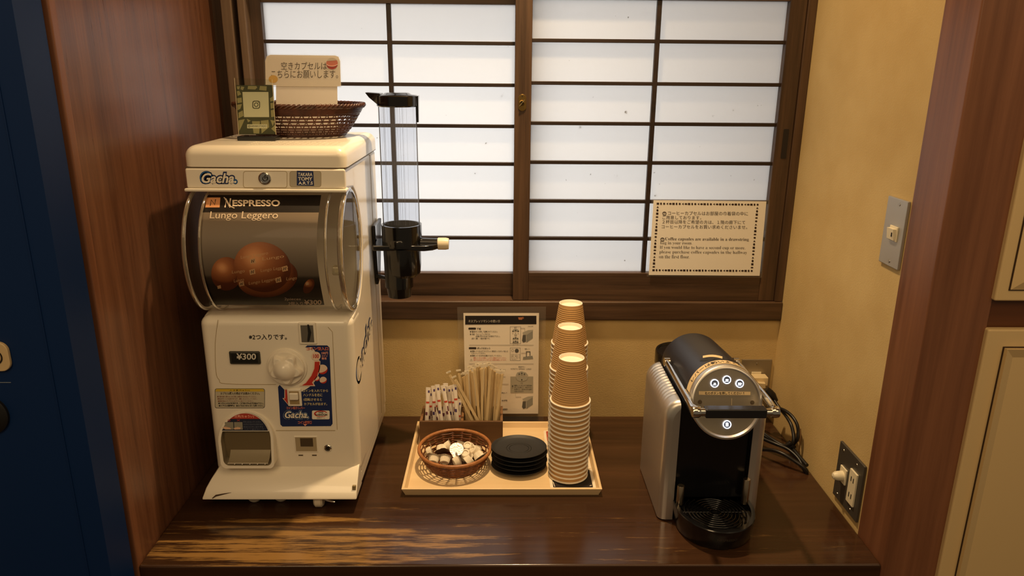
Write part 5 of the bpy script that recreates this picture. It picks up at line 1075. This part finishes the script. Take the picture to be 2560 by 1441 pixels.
# water tank with black lid behind the left panel
tkc = (.362, 1.362)
MB().lathe([(.043, .002), (.046, .05), (.049, .205), (.049, .214)], 40, None, (*tkc, 0)).build('water_tank', clear('tank_smoke', (.55, .50, .45), .3, .08, .12, (.4, .36, .3)), cm, smooth=40)
MB().lathe([(.0505, .196), (.0525, .200), (.0525, .2235), (.051, .2265), (.047, .2265), (.046, .2235), (0, .2235)], 40, None, (*tkc, 0)).build('tank_lid', BLACKP, cm, smooth=35)
MB().box(.31, .425, 1.30, 1.325, .004, .19).build('back_plate', MBLK, cm, bevel=.002)
# drip tray
dcx, dcy = .3700, 1.102
def outl(rx, ry, n=28):
    return [(dcx + rx * cos(pi + pi * i / n), dcy + ry * sin(pi + pi * i / n)) for i in range(n + 1)] + [(dcx + rx, 1.129), (dcx - rx, 1.129)]
lay = [(.0620, .0650, .001), (.0635, .0670, .004), (.0668, .0760, .034), (.0672, .0770, .041), (.0662, .0760, .0425), (.0605, .0670, .0420), (.0595, .0660, .038), (.0595, .0660, .034)]
vs = []; fs = []
for rx, ry, z in lay: vs += [(x, y, z) for x, y in outl(rx, ry)]
n_ = 31
for j in range(len(lay) - 1): fs += [(j * n_ + i, j * n_ + (i + 1) % n_, (j + 1) * n_ + (i + 1) % n_, (j + 1) * n_ + i) for i in range(n_)]
fs += [tuple(range(n_ - 1, -1, -1)), tuple(7 * n_ + i for i in range(n_))]
dt = MB().add(vs, fs).build('drip_tray', BLACKP, cm, smooth=35)
gc = AZ(1788, 1280, .0405); gm = MB()
for r in (.0095, .0155, .0215, .0275, .0335, .0395, .0455, .0515):
    pts = [(gc.x + r * cos(2 * pi * i / 64), gc.y + r * sin(2 * pi * i / 64)) for i in range(65)]
    run = []
    for x, y in pts:
        if y < 1.127 and ((x - dcx) / .057) ** 2 + (min(0, y - dcy) / .063) ** 2 < 1: run.append((x, y, .0395))
        else:
            if len(run) > 2: gm.tube(run, .0012, 6)
            run = []
    if len(run) > 2: gm.tube(run, .0012, 6)
for a in (0, pi): gm.tube([(gc.x + .0095 * cos(a), gc.y, .0392), (gc.x + .0555 * cos(a), gc.y, .0392)], .0011, 6)
gm.tube([(gc.x, gc.y - .0095, .0392), (gc.x, 1.0425, .0392)], .0011, 6).tube([(gc.x, gc.y + .0095, .0392), (gc.x, 1.127, .0392)], .0011, 6)
gm.build('grille', BL, dt, smooth=60)
for (px, py, hz) in ((1699, 1258, .074), (1861, 1257, .086)):
    p = AZ(px, py, .041); MB().lathe([(.0062, .040), (.0062, hz), (.0056, hz + .0012), (0, hz + .0012)], 20, None, (p.x, p.y, 0)).build('cup_post', mat('post_steel', 'b8a890', .28, 1.), dt, smooth=35)
def DT(px, py):
    p = AY(px, py, 1.034); k_ = (p.z - .004) / .037; rx = .0635 + .0036 * k_; ry = .067 + .0095 * k_
    q_ = max(-1, min(1, (p.x - dcx) / rx)); return Vector((p.x, dcy - ry * sqrt(1 - q_ * q_) - .0010, p.z))
MB().text('NESPRESSO', 1792, 1351, 1842, 1344, DT, .03).build('raised_lettering', mat('letter_dark', '3a342e', .4), dt)
# socket, adapter and cord behind it
bw = thing('wall_socket', 'steel wall plate on the plaster behind the coffee machine, half hidden by it', 'socket', (.578, 1.53, .09))
MB().box(.543, .6105, 1.5255, 1.5298, .026, .141).build('plate', mat('plate_bronze', 'a09684', .4, .7), bw, bevel=.0012)
MB().lathe([(.0024, 0), (.002, .0008), (0, .001)], 12, MX, (.577, 1.5255, .131)).build('screw', SCREW, bw, smooth=30)
MB().box(.566, .588, 1.5235, 1.5255, .045, .112).build('socket_insert', CREAM, bw, bevel=.0006)
ad = thing('plug_adapter', 'ivory plug adapter pushed into the wall socket right of the coffee machine', 'adapter', (.585, 1.51, .09))
IV = mat('adapter_ivory', 'dcc9a0', .4)
p0 = AY(1880, 945, 1.50); p1 = AY(1920, 962, 1.50)
MB().box(p0.x - .006, p1.x, 1.500, 1.5233, p1.z - .004, p0.z).build('body', IV, ad, bevel=.002)
MB().hexa([AY(1893, 972, 1.485), AY(1914, 972, 1.485), AY(1912, 968, 1.4998), AY(1890, 968, 1.4998)], [AY(1893, 958, 1.485), AY(1914, 960, 1.485), AY(1912, 955, 1.4998), AY(1890, 954, 1.4998)]).build('outlet_arm', IV, ad, bevel=.001)
RUB = mat('cord_rubber', '121010', .4)
cd_ = thing('power_cord', 'black power cord bundled in loops between the coffee machine and the ochre wall', 'cord', tuple(AX(1971, 1115, .585)))
def Q(cx_, cy_, X): return AX(1820 + cx_ * .236, 860 + cy_ * .236, X)
pa, pb = Q(395, 490, .566), Q(490, 590, .585)
MB().tube([pa, pa + (pb - pa) * .35, pa + (pb - pa) * .7, pb, pb + (pb - pa) * .22], [.0075, .0088, .0088, .006, .0042], 10, flat=1.25, up=(.3, 0, 1)).build('plug', RUB, cd_, smooth=50)
MB().tube([Q(490, 600, .584), Q(545, 680, .590), Q(610, 760, .595), Q(665, 850, .598), Q(690, 940, .599), Q(695, 1020, .597), Q(660, 1070, .592), Q(590, 1080, .584), Q(480, 1020, .568), Q(380, 950, .552), Q(300, 900, .54)], .0035, 8, smooth=6).build('cable', RUB, cd_, smooth=60)
MB().tube([Q(330, 700, .565), Q(450, 680, .576), Q(560, 690, .588), Q(660, 750, .598), Q(725, 840, .604), Q(745, 930, .606), Q(735, 1010, .604), Q(690, 1065, .600), Q(640, 1085, .594), Q(540, 1060, .578), Q(430, 1000, .56), Q(340, 950, .545)], .0035, 8, smooth=6).build('cable', RUB, cd_, smooth=60)
MB().tube([Q(300, 1105, .530), Q(350, 1120, .536), Q(480, 1130, .552), Q(600, 1175, .568), Q(710, 1245, .585), Q(790, 1300, .597), Q(832, 1345, .604), Q(830, 1372, .605), Q(812, 1340, .604), Q(760, 1240, .600), Q(700, 1170, .594), Q(620, 1110, .584), Q(500, 1060, .566), Q(380, 1010, .550), Q(300, 960, .54)], .0038, 8, smooth=6).build('cable', RUB, cd_, smooth=60)
MB().tube([Q(650, 1085, .596), Q(700, 1130, .599), Q(770, 1215, .603), Q(835, 1290, .607)], .0042, 8, smooth=5).build('cable', RUB, cd_, smooth=60)
MB().tube([Q(765, 900, .6085), Q(768, 1000, .609), Q(755, 1110, .609), Q(735, 1190, .608)], .0016, 6, smooth=5).build('tie_strap', mat('strap_tan', '6a4e2c', .6), cd_, smooth=60)
MB().lathe([(.0095, -.007), (.0105, 0), (.0095, .007)], 16, Matrix.Rotation(radians(40), 3, 'Y'), tuple(Q(660, 1085, .597))).build('cord_tie', RUB, cd_, smooth=60)
